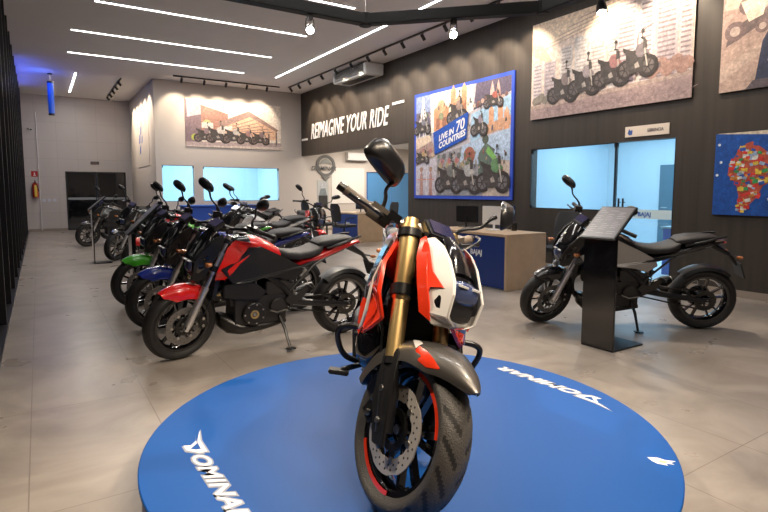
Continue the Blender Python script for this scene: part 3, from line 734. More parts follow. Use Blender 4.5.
# ------------------------------------------------------------------ glazing
def window(n, rect, axis, at, splits=()):
    a0, a1, z0, z1 = rect; r = empty('window_%d' % n, (at, (a0+a1)/2, z0) if axis == 'X' else ((a0+a1)/2, at, z0)); tag(r, kind='structure')
    L = a1-a0; H = z1-z0
    e = [-L/2]+[v-(a0+a1)/2 for v in splits]+[L/2]
    for p, q in zip(e, e[1:]):
        g = G()
        if axis == 'X': g.bb(-.005, .005, p+.004, q-.004, 0, H, 'clear_glass')
        else: g.bb(p+.004, q-.004, -.005, .005, 0, H, 'clear_glass')
        g.build('glass_pane', r, 0)
    for p in e:
        for z in (.03, H-.03):
            g = G(); s_ = .03 if z > .1 else .02
            if axis == 'X': g.bb(-.018, .018, p-s_, p+s_, z-s_, z+s_, 'satin_black')
            else: g.bb(p-s_, p+s_, -.018, .018, z-s_, z+s_, 'satin_black')
            g.build('glass_clamp', r, 0)
    g = G()
    for z in (-.012, H+.0):
        if axis == 'X': g.bb(-.03, .03, -L/2, L/2, z, z+.012, 'satin_black')
        else: g.bb(-L/2, L/2, -.03, .03, z, z+.012, 'satin_black')
    g.build('glazing_channel', r, 0)
    return r
window(1, (3.02, 3.9, 1.04, 2.06), 'Y', YB+.03)
window(2, (4.17, 6.55, 1.04, 2.04), 'Y', YB+.03)
window(3, (5.02, 6.67, 1.04, 2.045), 'X', XW+.03)
dr = tag(empty('door_1', (XW+.03, 4.56, 0)), kind='structure')
g = G(); g.bb(-.005, .005, -.44, .44, .01, 2.045, 'clear_glass'); g.build('glass_pane', dr, 0)
g = G(); g.bb(-.025, .025, .445, .47, 0, 2.05, 'slat_black'); g.bb(-.025, .025, -.47, -.445, 0, 2.05, 'slat_black'); g.build('door_frame', dr, 0)
g = G(); g.tube([(-.05, .36, .82), (-.05, .36, 1.22)], .014, 'dark_metal', 10); g.tube([(-.05, .29, .82), (-.05, .29, 1.22)], .014, 'dark_metal', 10)
for z in (.88, 1.16): g.tube([(-.05, .36, z), (0, .36, z)], .008, 'dark_metal'); g.tube([(-.05, .29, z), (0, .29, z)], .008, 'dark_metal')
g.build('door_handle', dr)
g = G(); g.bb(-.007, -.0055, -.43, .22, .93, 1.06, pc((.62, .82, .92))); g.build('frosted_band', dr, 0)
text('BAJAJ', .085, pc((.02, .12, .5)), 'door_lettering', dr, frame((-.008, .07, .965), (0, -1, 0), (0, 0, 1)), bold=.002)
g = G(); g.prism([(.165, .96), (.20, 1.03), (.125, 1.03)], -.009, -.0075, pc((.02, .12, .5)), 'X'); g.prism([(.125, .955), (.165, 1.0), (.09, 1.0)], -.009, -.0075, pc((.02, .12, .5)), 'X'); g.build('door_emblem', dr, 0)
# inside the office: counter, paper stack and a grey door in the far wall
d2 = tag(empty('door_2', (10.59, 5.77, 0)), kind='structure')
g = G(); g.bb(-.03, 0, -.42, .42, 0, 1.85, pc((.06, .16, .22))); g.build('door_leaf', d2, 0)
g = G(); g.tube([(-.03, .34, 1.0), (-.08, .34, 1.0), (-.08, .22, 1.0)], .01, 'steel'); g.build('door_handle', d2)
# black double door in the far wall
d3 = tag(empty('door_3', (1.73, YF+.02, 0)), kind='structure')
for x0, x1 in ((-.92, -.012), (.012, .92)):
    g = G(); g.bb(x0, x1, -.01, .01, .03, 1.95, 'door_black_glass'); g.build('glass_pane', d3, 0)
    g = G()
    for a, b_ in ((x0, x0+.035), (x1-.035, x1)): g.bb(a, b_, -.03, .03, 0, 1.99, 'slat_black')
    for a, b_ in ((0, .06), (1.95, 1.99)): g.bb(x0, x1, -.03, .03, a, b_, 'slat_black')
    g.build('door_frame', d3, 0)
g = G(); g.bb(-.88, .88, -.014, -.011, 1.03, 1.11, pc((.32, .35, .38))); g.build('frosted_band', d3, 0)
d4 = tag(empty('door_4', (10.86, YB+.03, 0)), kind='structure')
for x0, x1 in ((-1.0, -.01), (.01, 1.0)):
    g = G(); g.bb(x0, x1, -.01, .01, 0, 1.98, 'blue_door_glass'); g.build('glass_pane', d4, 0)
g = G(); g.bb(-1.03, -.985, -.03, .03, 0, 1.99, pc((.02, .09, .35))); g.bb(-1.03, 1.03, -.03, .03, 1.98, 2.0, pc((.02, .09, .35))); g.build('door_frame', d4, 0)

# ------------------------------------------------------------------ ceiling fittings
P_NEAR = {}
for i, (a, b_, c, d) in enumerate(STRIPS):
    g = G(); hx = c > a; w = .024
    x0, x1, y0, y1 = (a, c, b_-w, b_+w) if hx else (a-w, a+w, b_, d)
    g.bb(x0-.012, x1+.012, y0-.012, y1+.012, ZC-.008, ZC, 'white_plastic')
    lab = ['white ceiling light strip nearest the camera side of the three parallel ones', 'middle one of the three parallel white ceiling strips', 'white ceiling strip closest to the framed photo on the pale back wall',
           'long diagonal white ceiling strip beside the spotlight track', 'white ceiling strip cut off at the top edge, over the black ring', 'short end of a white strip behind the hanging ring beam',
           'short white strip above the far left double door', None, None, None][i]
    if lab is None: lab = ['over the nearest left motorcycles', 'over the round platform', 'behind the viewpoint'][i-7] and 'white ceiling light strip '+['over the nearest left motorcycles', 'right above the round platform', 'behind the viewpoint'][i-7]
    o = g.build('ceiling_light_strip', None, 0)
    tag(o, lab, 'ceiling light', 'white light strips in the ceiling')
    g = G(); g.bb(x0, x1, y0, y1, ZC-.014, ZC-.0085, 'led_strip'); g.build('diffuser', o, 0)
# spotlight tracks
def head(parent, loc, aim):
    """one track head: stem, can and lens"""
    loc = Vector(loc); d = (Vector(aim)-loc).normalized(); h = loc+Vector((0, 0, -.10))
    g = G(); g.tube([loc, h], .010, 'satin_black', 8)
    g.tube([h-d*.07, h-d*.06, h+d*.06, h+d*.065], [.02, .034, .034, .030], 'satin_black', 12); o = g.build('spot_head', parent)
    g = G(); g.tube([h+d*.0655, h+d*.0665], .022, 'spot_lens', 10); g.build('lens', o)
    return h+d*.09
def track(name, p0, p1, aims, lab, pw, ang=58, col=WARM):
    c = (Vector(p0)+Vector(p1))/2; t = empty(name, c); tag(t, lab, 'track light', 'black spotlight tracks on the ceiling')
    g = G(); d = Vector(p1)-Vector(p0); L = d.length; q = d.to_track_quat('X', 'Z').to_matrix()
    g.box((0, 0, 0), (L, .035, .03), 'satin_black', q); g.build('rail', t, 0)
    for (fr, aim, on) in aims:
        l = Vector(p0)+d*fr; h = head(t, l-c, Vector(aim)-c)
        if on: spot('track_spot', h+c, aim, pw*on, col, ang)
ZT = ZC-.10
def stems(): pass
DW = [(.5+i)/13 for i in range(13)]
track('spot_track', (6.55, 6.3, ZC-.02), (6.55, 15.6, ZC-.02), [((y-6.3)/9.3, (XW, y, 3.45), 1) for y in (6.7, 7.4, 8.1, 8.8, 9.5, 10.2, 10.9, 11.7, 12.5, 13.3, 14.1, 14.8, 15.4)],
      'long black spotlight track in front of the dark lettering wall', 110, 75)
track('spot_track', (6.55, -1.0, ZC-.02), (6.55, 5.4, ZC-.02), [((y+1)/6.4, (XW, y, 3.45), 1) for y in (-.2, .9, 2.0, 3.1, 4.2, 5.1)],
      'black spotlight track over the big photo of parked motorcycles', 130, 75)
track('spot_track', (3.25, 15.7, ZC-.02), (6.3, 15.7, ZC-.02), [(f_, (3.25+3.05*f_, YB, 3.55), 1) for f_ in (.07, .27, .47, .67, .87)],
      'black spotlight track above the photo on the pale back wall', 75, 75)
track('spot_track', (2.1, 16.9, ZC-.02), (2.1, 20.3, ZC-.02), [(f_, (XR, 16.9+3.4*f_, 3.5), 1) for f_ in (.08, .3, .52, .74, .94)],
      'short black spotlight track near the far left wall', 120, 75)
track('spot_track', (.3, -.9, ZC-.02), (3.2, -.9, ZC-.02), [(f_, a, 1) for f_, a in ((.1, (1.1, 1.7, .8)), (.45, (1.15, 1.7, .5)), (.85, (1.6, 2.2, .3)))],
      'added unseen spotlight track behind the viewpoint, lighting the platform motorcycle', 260, 40)  # unseen track added to brighten the platform motorcycle from the camera side
# hanging ring beam with three bright lamps and two added unseen ones
RZ = 3.60
OC = [(3.79, 6.38), (5.40, 4.77), (5.40, 2.5), (3.79, .9), (1.5, .9), (-.05, 2.5), (-.05, 4.77), (1.5, 6.38)]
ring = tag(empty('lighting_ring', (2.65, 3.64, RZ)), 'black octagonal beam hanging from the ceiling above the platform', 'lighting truss')
for i in range(8):
    a = Vector((*OC[i], 0))-Vector((2.65, 3.64, 0)); b_ = Vector((*OC[(i+1) % 8], 0))-Vector((2.65, 3.64, 0)); d = b_-a
    g = G(); g.box((a+b_)/2, (d.length-.06, .14, .14), 'beam_black', d.to_track_quat('X', 'Z').to_matrix()); g.build('beam', ring, 0, .008)
    g = G(); g.cyl(a, .085, .16, 'beam_black', 'Z', 16); g.build('corner_joint', ring)
    g = G(); g.tube([a+Vector((0, 0, .07)), a+Vector((0, 0, ZC-RZ))], .006, 'steel', 6); g.build('suspension_cable', ring)
hl_ = [((2.98, 6.38), 'bright hanging spotlight over the row of motorcycles, left of the ring', 115, (1.2, 2.2, .6)), ((4.62, 5.55), 'bright chain-hung spotlight above the blue collage poster', 115, (1.7, 2.4, .3)), ((5.40, 3.93), 'bright spotlight in front of the large photo of parked motorcycles', 95, (4.6, 3.0, .5)),
       ((-.05, 2.9), 'added unseen spotlight on the left side of the ring, overhead', 150, (1.3, 1.9, .7)), ((2.6, .9), 'added unseen spotlight on the near side of the ring, overhead', 130, (1.5, 2.2, .4))]  # two out-of-view lamps added for more light on the platform motorcycle
for (x, y), lab, pw, aim in hl_:
    t = empty('hanging_spotlight', (x, y, RZ-.072)); tag(t, lab, 'spotlight', 'lamps on the black ring')
    d = (Vector(aim)-Vector((x, y, RZ-.2))).normalized()
    g = G(); g.box((0, 0, -.03), (.06, .06, .06), 'dark_metal'); g.tube([(.05, 0, -.05), (.06, 0, -.15)], .006, 'dark_metal'); g.tube([(-.05, 0, -.05), (-.06, 0, -.15)], .006, 'dark_metal'); g.build('yoke', t, 0)
    g = G(); c = Vector((0, 0, -.17)); g.tube([c-d*.09, c-d*.06, c+d*.045, c+d*.05], [.03, .05, .062, .055], 'satin_black', 16); g.build('lamp_can', t)
    g = G(); g.tube([c+d*.051, c+d*.056], .047, 'bulb', 16); g.build('lamp_lens', t)
    spot('ring_spot', Vector((x, y, RZ-.065))+c+d*.08, aim, pw*1.9, (1, .86, .68), 78, .7, .045)
# cassette duct unit under the ceiling by the lettering wall
ac = tag(empty('duct_unit', (6.9, 12.2, ZC)), 'white box air unit under the ceiling above the lettering wall', 'air conditioner')
g = G(); g.bb(-.1, .43, -.75, .95, -.30, -.02, 'white_plastic'); g.build('casing', ac, 0, .02)
g = G()
for k in range(9): g.bb(-.112, -.1, -.65+.0, .85, -.27+.027*k, -.255+.027*k, 'satin_black')
g.build('grille', ac, 0)
g = G(); g.bb(.05, .3, -.55, .75, -.307, -.30, 'satin_black'); g.build('outlet', ac, 0)

# ------------------------------------------------------------------ the round platform
PX, PY, PR, PH = 1.50, 2.14, 1.228, .17
plat = tag(empty('display_platform', (PX, PY, 0)), 'low round blue display platform with white vinyl lettering', 'platform')
g = G(); g.lathe([(.0, 0), (PR-.012, 0), (PR-.012, PH-.02), (PR, PH-.016), (PR, PH-.003), (PR-.004, PH), (.0, PH)], 'deck_blue', (0, 0, 0), 128, 'Z', mf=lambda i, j: 'desk_blue' if j in (0, 1, 2) else None); g.build('deck', plat, 30)
DE = PH+.0008
def dominar(cx, cy, u, v):
    mt = frame((cx, cy, DE), u, v) @ Matrix.Diagonal((1.0, .62, 1, 1))
    for m_, b_, dz in (('grey_vinyl', .012, 0), ('white_vinyl', .0, .001)):
        t = text('OMINAR', .15, m_, 'lettering', plat, mt @ Matrix.Translation((.155, 0, dz)), shear=.35, sx=.98, ext=.0004, bold=b_+.002, space=1.02)
        g = G(); o = b_*1.2
        for poly in ([(-.07-o, .17+o), (.04, .125+o), (.165+o, .118+o), (.15+o, .09), (.05, .10), (.02, .115)],
                     [(-.03, .118), (.03, .10), (.065, .045), (.05, .0-o), (.10+o, -.0-o), (.155+o, .06), (.165+o, .098), (.125, .088), (.12, .058), (.098, .028), (.06, .09)]):
            g.prism(poly, dz, dz+.0006, m_, 'Z')
        g.xf(mt); g.build('lettering', plat, 0)
dominar(.50-PX, 2.53-PY, (0.03, -1, 0), (1, .03, 0))
dominar(2.60-PX, 1.75-PY, (-.08, 1, 0), (-1, -.08, 0))
g = G()
mt = frame((2.20-PX, 1.22-PY, DE), (.6, -.8, 0), (.8, .6, 0)) @ Matrix.Diagonal((.66, .75, 1, 1))
for poly, m_, z in (([(-.085, .03), (-.02, .045), (.02, .03), (.085, .035), (.05, .005), (.07, -.012), (.02, -.012), (.03, -.035), (-.03, -.03), (-.06, -.008)], 'white_vinyl', 0), ([(-.01, .015), (.04, .012), (.015, -.012), (-.02, -.008)], 'gold_vinyl', .001)):
    g.prism(poly, z, z+.0006, m_, 'Z')
g.xf(mt); g.build('emblem', plat, 0, label='small white wing emblem')

# ------------------------------------------------------------------ motorcycles
hero = make_bike('motorcycle', 30, True, 'orange_red_paint', 'gold', 'orange_red_paint', 'orange_red_paint')
place_bike(hero, 1.03, 1.565, 238, 9, PH+.005)
tag(hero, 'red and white motorcycle with gold fork on the round blue platform', 'motorcycle')
row = make_bike('motorcycle', 15)
BK = M['black_paint']
def sw(c, c2=None):
    return {M['red_paint']: M[c], **({M['orange_red_paint']: M[c2]} if c2 else {})}
B_ = [  # x, y, heading, lean, colours, label, group
    (0.89, 4.40, 181, 5, None, 'bright red motorcycle with black panels, nearest of the left row', 'motorcycles parked side by side on the left'),
    (0.91, 5.52, 181, 5, 'blue_paint', 'motorcycle with dark blue mudguard between the red and green ones', 'motorcycles parked side by side on the left'),
    (0.91, 6.69, 181, 5, 'green_paint', 'motorcycle with bright green mudguard next to the bent info stand', 'motorcycles parked side by side on the left'),
    (1.2, 11.4, 207, 7, 'black_paint', 'black motorcycle behind the thin far info stand, wheel towards the floor aisle', 'motorcycles at the far left by the double door'),
    (1.3, 9.2, 184, 7, None, 'red motorcycle between the two slim info stands', 'motorcycles at the far left by the double door'),
    (.95, 14.7, 190, 7, 'black_paint', 'black motorcycle farthest left, closest to the black double door', 'motorcycles at the far left by the double door'),
    (2.2, 8.15, 188, 7, 'white_paint', 'white and silver motorcycle in the second row under the long window', 'motorcycles in the second row'),
    (3.3, 11.1, 212, 7, 'black_paint', 'black motorcycle in the second row between the white and the red one', 'motorcycles in the second row'),
    (4.3, 9.1, 260, 7, None, 'red motorcycle in the second row in front of the green wall print', 'motorcycles in the second row'),
]
for i, (x, y, a, ln, c, lab, grp) in enumerate(B_):
    b_ = row if i == 0 else copy_tree(row, None, sw(c) if c else None)
    place_bike(b_, x, y, a, ln); tag(b_, lab, 'motorcycle', grp)
blk = make_bike('motorcycle', 32, False, 'black_paint', 'fork_silver', 'black_mix')
place_bike(blk, 4.26, 3.64, 139.5, 7)
tag(blk, 'black motorcycle with silver side panel behind the black info stand', 'motorcycle')

# ------------------------------------------------------------------ info stands (bent sheet: foot, post, sloping top)
def stand(x0, y0, w, zl, dx, zh, th, foot, lab, name='info_stand'):
    t = tag(empty(name, (x0, y0, 0)), lab, 'display stand', 'black information stands')
    g = G(); g.bb(0, foot, 0, w, 0, .014, 'satin_black'); g.build('foot', t, 0, .003)
    g = G(); g.bb(0, th, 0, w, .014, zl, 'gloss_black'); g.build('post', t, 0, .003)
    ang = math.atan2(zh-zl, dx); L = math.hypot(dx, zh-zl)
    g = G(); g.box((dx/2-.02, w/2, (zl+zh)/2), (L+.06, w+.02, .022), 'satin_black', (-ang, 'Y')); top = g.build('sloping_top', t, 0, .003)
    n = Vector((-math.sin(ang), 0, math.cos(ang)))
    g = G(); g.box(Vector((dx/2-.02, w/2, (zl+zh)/2))+n*.0125, (L+.03, w-.01, .002), 'panel_print', (-ang, 'Y')); g.build('specification_sheet', top, 0)
    g = G(); d = Vector((math.cos(ang), 0, math.sin(ang)))
    for k in range(13):
        for q, (a, b_) in enumerate(((.06, .30), (.36, .60), (.66, .9))):
            if (k*7+q*3) % 5 == 0: continue
            ln = (b_-a)*(.6+.4*((k*5+q*7) % 4)/3)
            g.box(Vector((dx/2-.02, w/2, (zl+zh)/2))+n*.0138+d*(-L/2+.03+(L-.06)*k/12)+Vector((0, w/2-w*(a+ln/2), 0)), (.006, ln*w, .0006), pc((.38, .38, .41)), (-ang, 'Y'))
    g.build('printed_lines', top, 0, kind='stuff')
    return t
stand(3.92, 2.63, .31, .955, .25, 1.17, .02, .43, 'black info stand with sloping printed panel before the black motorcycle')
stand(.99, 7.62, .30, .78, .36, 1.13, .05, .3, 'bent grey-black info stand beside the green motorcycle')
stand(.80, 11.05, .30, 1.0, .24, 1.21, .02, .3, 'small far info stand in front of the far left motorcycles')

# ------------------------------------------------------------------ flat prints: wall posters drawn in ink
class Art(G):
    """polygons in poster units (metres, u right, v up), each later one a hair further out"""
    def __init__(s, o, u, v): super().__init__(); s.o = Vector(o); s.u = Vector(u); s.vv = Vector(v); s.n = s.u.cross(s.vv); s.k = 0
    def pt(s, a, b_, k): return s.o+s.u*a+s.vv*b_+s.n*(.002+k*.00005)
    def poly(s, P, col, k=None):
        s.k += 1; k = s.k if k is None else k
        tr = tessellate_polygon([[Vector((p[0], p[1], 0)) for p in P]])
        s.add([s.pt(p[0], p[1], k) for p in P], [tuple(t) for t in tr], pn(col)); return s
    def rect(s, a, b_, c, d, col): return s.poly([(a, b_), (c, b_), (c, d), (a, d)], col)
    def disc(s, x, y, r, col, n=14, sy=1): return s.poly([(x+r*math.cos(2*PI*i/n), y+r*sy*math.sin(2*PI*i/n)) for i in range(n)], col)
    def line(s, a, b_, w, col):
        a = Vector(a); b_ = Vector(b_); d = (b_-a).normalized(); n = Vector((-d.y, d.x))*w/2
        return s.poly([tuple(a+n), tuple(b_+n), tuple(b_-n), tuple(a-n)], col)
    def bike(s, x, y, h, col, f=1, tyre=(.05, .045, .045), bg=(.3, .27, .26), sq=1):
        """a small printed motorcycle: x, y = ground point under the front wheel, h = height"""
        w = h*.27; L = h*1.25*sq; bg = tuple(c*.45 for c in bg)
        for cx in (x, x-f*L):
            s.disc(cx, y+w, w*(1 if cx == x else .9), tyre, 14); s.disc(cx, y+w, w*.62, bg, 12); s.disc(cx, y+w, w*.2, tyre, 8)
            for k in range(3): s.line((cx-w*.66*math.cos(k*1.05), y+w-w*.66*math.sin(k*1.05)), (cx+w*.66*math.cos(k*1.05), y+w+w*.66*math.sin(k*1.05)), w*.1, tyre)
        q = lambda P: [(x-f*a*L, y+b_*h) for a, b_ in P]
        s.poly(q([(.2, .16), (.2, .6), (.5, .72), (1.0, .66), (.95, .3), (.72, .14)]), (.07, .06, .06))
        s.poly(q([(.35, .28), (.45, .42), (.6, .36), (.55, .26)]), (.4, .36, .34)); s.poly(q([(.02, .56), (.2, .6), (.12, .7), (-.04, .62)]), col)
        s.poly(q([(.0, .27), (.06, .27), (.27, .9), (.2, .9)]), (.55, .5, .45))
        s.poly(q([(.16, .6), (.22, .85), (.5, .82), (.62, .66), (.45, .52), (.25, .5)]), col)
        s.poly(q([(.55, .68), (.8, .72), (1.15, .82), (1.1, .7), (.8, .6), (.55, .6)]), (.06, .05, .05))
        s.poly(q([(.08, .72), (.1, .9), (.24, .92), (.24, .7)]), (.08, .07, .07))
        s.line(*q([(.14, .93), (.36, .97)]), h*.03, (.05, .05, .05)); s.line(*q([(.3, .95), (.28, 1.12)]), h*.02, (.05, .05, .05)); s.disc(*q([(.28, 1.14)])[0], h*.045, (.06, .05, .05), 8)
        s.line(*q([(.6, .3), (1.0, .27)]), h*.06, (.1, .09, .09)); return s
def poster(name, o, u, v, W, H, edge, lab, cat, th=.03, group=None):
    """a panel of real thickness standing on the wall; returns the Art drawn on its face"""
    o = Vector(o); u = Vector(u); v = Vector(v); n = u.cross(v)
    t = tag(empty(name, o), lab, cat, group)
    g = G(); g.add([o-o+u*a+v*b_+n*c for c in (-th, .0015) for a, b_ in ((0, 0), (W, 0), (W, H), (0, H))], [(0, 1, 2, 3), (4, 5, 6, 7), (0, 1, 5, 4), (1, 2, 6, 5), (2, 3, 7, 6), (3, 0, 4, 7)], edge)
    g.build('panel', t, 0)
    A = Art((0, 0, 0), u, v); A.t = t; return A
def towers(A, x0, x1, y0, hs, cols, win, rnd, step=.07):
    x = x0
    while x < x1:
        w = rnd.uniform(.16, .34); h = rnd.uniform(*hs); c = rnd.choice(cols)
        if x+w > x1: w = x1-x
        if w > .02: A.rect(x, y0, x+w, y0+h, c)
        k = y0+.04
        while k < y0+h-.03 and w > .08: A.rect(x+w*.12, k, x+w*.88, k+step*.42, win); k += step
        x += w+rnd.uniform(0, .04)
U_, V_ = (0, -1, 0), (0, 0, 1)          # on the dark wall the picture's right is -y
# --- big photo of four parked motorcycles in front of towers
rnd = random.Random(3)
W, H = 2.76, 1.60
A = poster('wall_photo', (XW-.03, 6.67, 2.56), U_, V_, W, H, 'black_plastic', 'large warm photo of four motorcycles before apartment towers, on the dark wall', 'wall picture', group='framed photo prints on the walls')
A.rect(0, 0, W, H, (.80, .66, .58))
A.poly([(0, 1.15), (W*.5, 1.3), (W*.6, H), (0, H)], (.93, .76, .60))
A.poly([(0, 1.1), (.42, .85), (.46, .9), (0, 1.52)], (.72, .52, .40))
for k in range(5): A.line((.15+.2*k, 1.12+.09*k), (1.5+.1*k, 1.35+.06*k), .02, (.62, .46, .38))
towers(A, .03, .55, .3, (.45, .75), [(.55, .47, .50), (.66, .58, .6)], (.36, .32, .37), rnd, .06)
towers(A, .6, 1.62, .3, (.6, .95), [(.72, .66, .64), (.62, .6, .6)], (.5, .44, .43), rnd, .055)
towers(A, 1.62, 2.74, .3, (1.2, 1.28), [(.66, .56, .56), (.76, .68, .66), (.58, .49, .52)], (.34, .27, .30), rnd, .065)
A.poly([(0, 0), (W, 0), (W, .36), (0, .22)], (.42, .31, .31)); A.poly([(0, .16), (W, .30), (W, .36), (0, .24)], (.52, .40, .36))
for k in range(26): a = rnd.uniform(0, W-.1); A.line((a, rnd.uniform(.02, .2)), (a+rnd.uniform(.1, .4), rnd.uniform(.04, .24)), .008, (.34, .25, .27))
A.line((1.95, .35), (1.97, 1.0), .018, (.3, .22, .24)); A.line((1.97, 1.0), (2.2, 1.1), .02, (.3, .22, .24))
for k in range(9): A.disc(.1+.07*k, .3+.03*(k % 3), .07, (.28, .25, .22), 8)
for k in range(8): A.disc(2.2+.07*k, .42+.05*(k % 3), .09, (.45, .28, .24), 8)
for k in range(70):
    x = rnd.uniform(.35, 2.3); y = .22+.07*x+rnd.uniform(-.02, .22); w, h = rnd.uniform(.02, .06), rnd.uniform(.03, .10)
    A.poly([(x, y), (x+w, y+.01), (x+w*.8, y+h), (x+.1*w, y+h*.8)], rnd.choice([(.16, .12, .13), (.26, .2, .2), (.4, .3, .28), (.55, .45, .42), (.2, .15, .2)]))
for x, y, h, c in ((.84, .19, .58, (.25, .2, .2)), (1.25, .24, .58, (.3, .26, .28)), (1.72, .30, .58, (.36, .18, .18)), (2.14, .37, .58, (.2, .17, .19))): A.bike(x, y, h, c, 1, sq=.48)
A.build('photo_print', A.t, 0)
# --- photo with a rider, cut by the right edge of the picture
A = poster('wall_photo', (XW-.03, 3.57, 2.56), U_, V_, 2.2, 1.60, 'black_plastic', 'photo of a motorcycle and a sitting person in navy jacket, cut by the right edge', 'wall picture', group='framed photo prints on the walls')
A.rect(0, 0, 2.2, 1.6, (.46, .33, .29)); A.poly([(0, 0), (2.2, 0), (2.2, .9), (0, .52)], (.52, .38, .33)); A.poly([(0, .3), (.6, .6), (.8, .62), (0, .12)], (.60, .46, .40))
A.poly([(0, 1.0), (.2, 1.6), (2.2, 1.6), (2.2, 1.2), (.5, .95)], (.66, .50, .42))
A.poly([(.05, .55), (.2, .62), (.9, 1.0), (.85, 1.1), (.1, .75)], (.16, .12, .12))
for x, y, r in ((.15, .72, .12), (.3, 1.0, .12), (.62, .9, .1), (.45, .72, .08)): A.disc(x, y, r, (.20, .14, .14)); A.disc(x, y, r*.5, (.5, .4, .36))
A.poly([(.3, 1.25), (.7, 1.3), (.9, 1.2), (.5, 1.12)], (.3, .24, .24)); A.poly([(.2, 1.05), (.5, 1.1), (.45, .85), (.3, .8)], (.74, .6, .5)); A.poly([(.7, 1.0), (1.2, 1.3), (1.4, 1.15), (.9, .9)], (.22, .17, .17))
A.poly([(.40, .08), (.95, .05), (1.0, .5), (.85, .85), (.62, .85), (.46, .55)], (.045, .05, .10)); A.poly([(.52, .3), (.66, .78), (.74, .8), (.70, .4)], (.42, .40, .42)); A.disc(.78, .96, .12, (.55, .36, .29)); A.poly([(.68, 1.0), (.88, 1.02), (.86, 1.1), (.72, 1.1)], (.08, .06, .06))
A.line((.74, .35), (.95, .25), .08, (.5, .33, .27)); A.poly([(.30, .0), (1.3, .0), (1.2, .12), (.38, .1)], (.12, .1, .12))
A.build('photo_print', A.t, 0)
# --- blue collage poster
W, H = 3.06, 2.33; b0 = .07
A = poster('collage_poster', (XW-.034, 10.13, 1.165), U_, V_, W, H, pc((.03, .08, .55)), 'blue-framed collage poster of motorcycles and landmarks on the dark wall', 'poster')
A.rect(b0, b0, W-b0, H-b0, (.55, .52, .60))
def cell(P, c): A.poly(P, c)
cell([(b0, 1.35), (.62, 1.45), (.55, H-b0), (b0, H-b0)], (.16, .14, .22)); A.rect(b0, 1.9, .62, H-b0, (.30, .38, .62))
for k, (x0, x1) in enumerate(((.08, .30), (.18, .31), (.34, .33), (.42, .35), (.60, .37), (.52, .36))): A.line((x0 if k % 2 == 0 else x0, 1.35), (x1, 2.0), .035, (.86, .84, .86)); A.line((x1, 2.0), (x0+(x1-x0)*1.4+(.02*k-.05), 2.22), .03, (.9, .88, .9))
cell([(.62, 1.42), (1.98, 1.75), (1.95, H-b0), (.6, H-b0)], (.93, .86, .80))
for x, y, w, h in ((.72, 1.45, .5, .45), (1.28, 1.6, .16, .6), (1.62, 1.65, .16, .55), (1.4, 1.6, .28, .38)):
    A.rect(x, y, x+w, y+h, (.66, .34, .20)); A.rect(x+w*.15, y+.04, x+w*.4, y+h*.6, (.36, .17, .12)); A.rect(x+w*.58, y+.04, x+w*.85, y+h*.6, (.36, .17, .12)); A.poly([(x-.02, y+h), (x+w+.02, y+h), (x+w/2, y+h+.14)], (.74, .42, .26))
A.disc(.97, 1.95, .14, (.78, .45, .28)); A.disc(.97, 1.75, .08, (.30, .34, .22))
cell([(1.98, 1.75), (W-b0, 1.98), (W-b0, H-b0), (2.06, H-b0)], (.12, .10, .16))
for x in (2.5, 2.66): A.poly([(x-.06, 1.9), (x+.06, 1.9), (x+.05, 2.08), (x, 2.24), (x-.05, 2.08)], (.68, .44, .42))
for k in range(9): A.disc(2.15+.09*k, 1.86+.04*(k % 3), .05, ((.55, .2, .12), (.5, .35, .3), (.2, .12, .12))[k % 3], 7)
cell([(1.9, 1.12), (W-b0, 1.40), (W-b0, 1.93), (1.92, 1.68)], (.38, .58, .80))
for x, h in ((2.42, .38), (2.66, .46), (2.82, .3)): A.rect(x, 1.3, x+.13, 1.3+h, (.70, .36, .22)); A.poly([(x-.01, 1.3+h), (x+.14, 1.3+h), (x+.065, 1.42+h)], (.76, .42, .28))
A.poly([(2.2, 1.2), (W-b0, 1.38), (W-b0, 1.55), (2.3, 1.42)], (.62, .36, .24))
cell([(b0, 1.05), (.62, 1.2), (.62, 1.4), (b0, 1.33)], (.78, .64, .52)); cell([(b0, .72), (.9, .98), (.64, 1.25), (b0, 1.1)], (.42, .30, .28))
for k in range(8): A.disc(.16+.09*k, .95+.05*(k % 3), .06, ((.55, .42, .30), (.2, .15, .16), (.45, .2, .2))[k % 3], 7)
cell([(b0, b0), (.82, b0), (.78, .9), (b0, .72)], (.58, .56, .66))
for x in (.28, .62): A.poly([(x-.07, b0), (x+.07, b0), (x+.05, .5), (x, .62), (x-.05, .5)], (.50, .30, .28)); A.disc(x, .64, .06, (.42, .26, .2))
A.line((.12, .42), (.74, .42), .025, (.6, .3, .25)); A.line((.45, b0), (.5, .8), .02, (.75, .74, .8))
cell([(.82, b0), (W-b0, b0), (W-b0, 1.32), (.84, .92)], (.34, .34, .38)); cell([(1.6, .75), (W-b0, .6), (W-b0, 1.32), (1.65, 1.08)], (.46, .60, .82)); cell([(2.25, b0), (W-b0, b0), (W-b0, .72), (2.4, .8)], (.62, .52, .46))
for k in range(14): A.disc(.9+.06*k, .62+.09*(k % 4), .07, ((.25, .24, .2), (.42, .36, .24), (.5, .2, .2), (.15, .15, .16))[k % 4], 7)
A.disc(1.88, .88, .17, (.38, .14, .10)); A.disc(1.88, .72, .12, (.18, .2, .14)); A.poly([(2.15, .5), (2.5, .5), (2.6, .95), (2.35, 1.1), (2.15, .9)], (.13, .18, .16)); A.poly([(2.35, .92), (2.62, .7), (2.66, .8), (2.42, 1.02)], (.22, .50, .14)); A.disc(2.34, 1.16, .09, (.10, .12, .10))
rnd = random.Random(11)
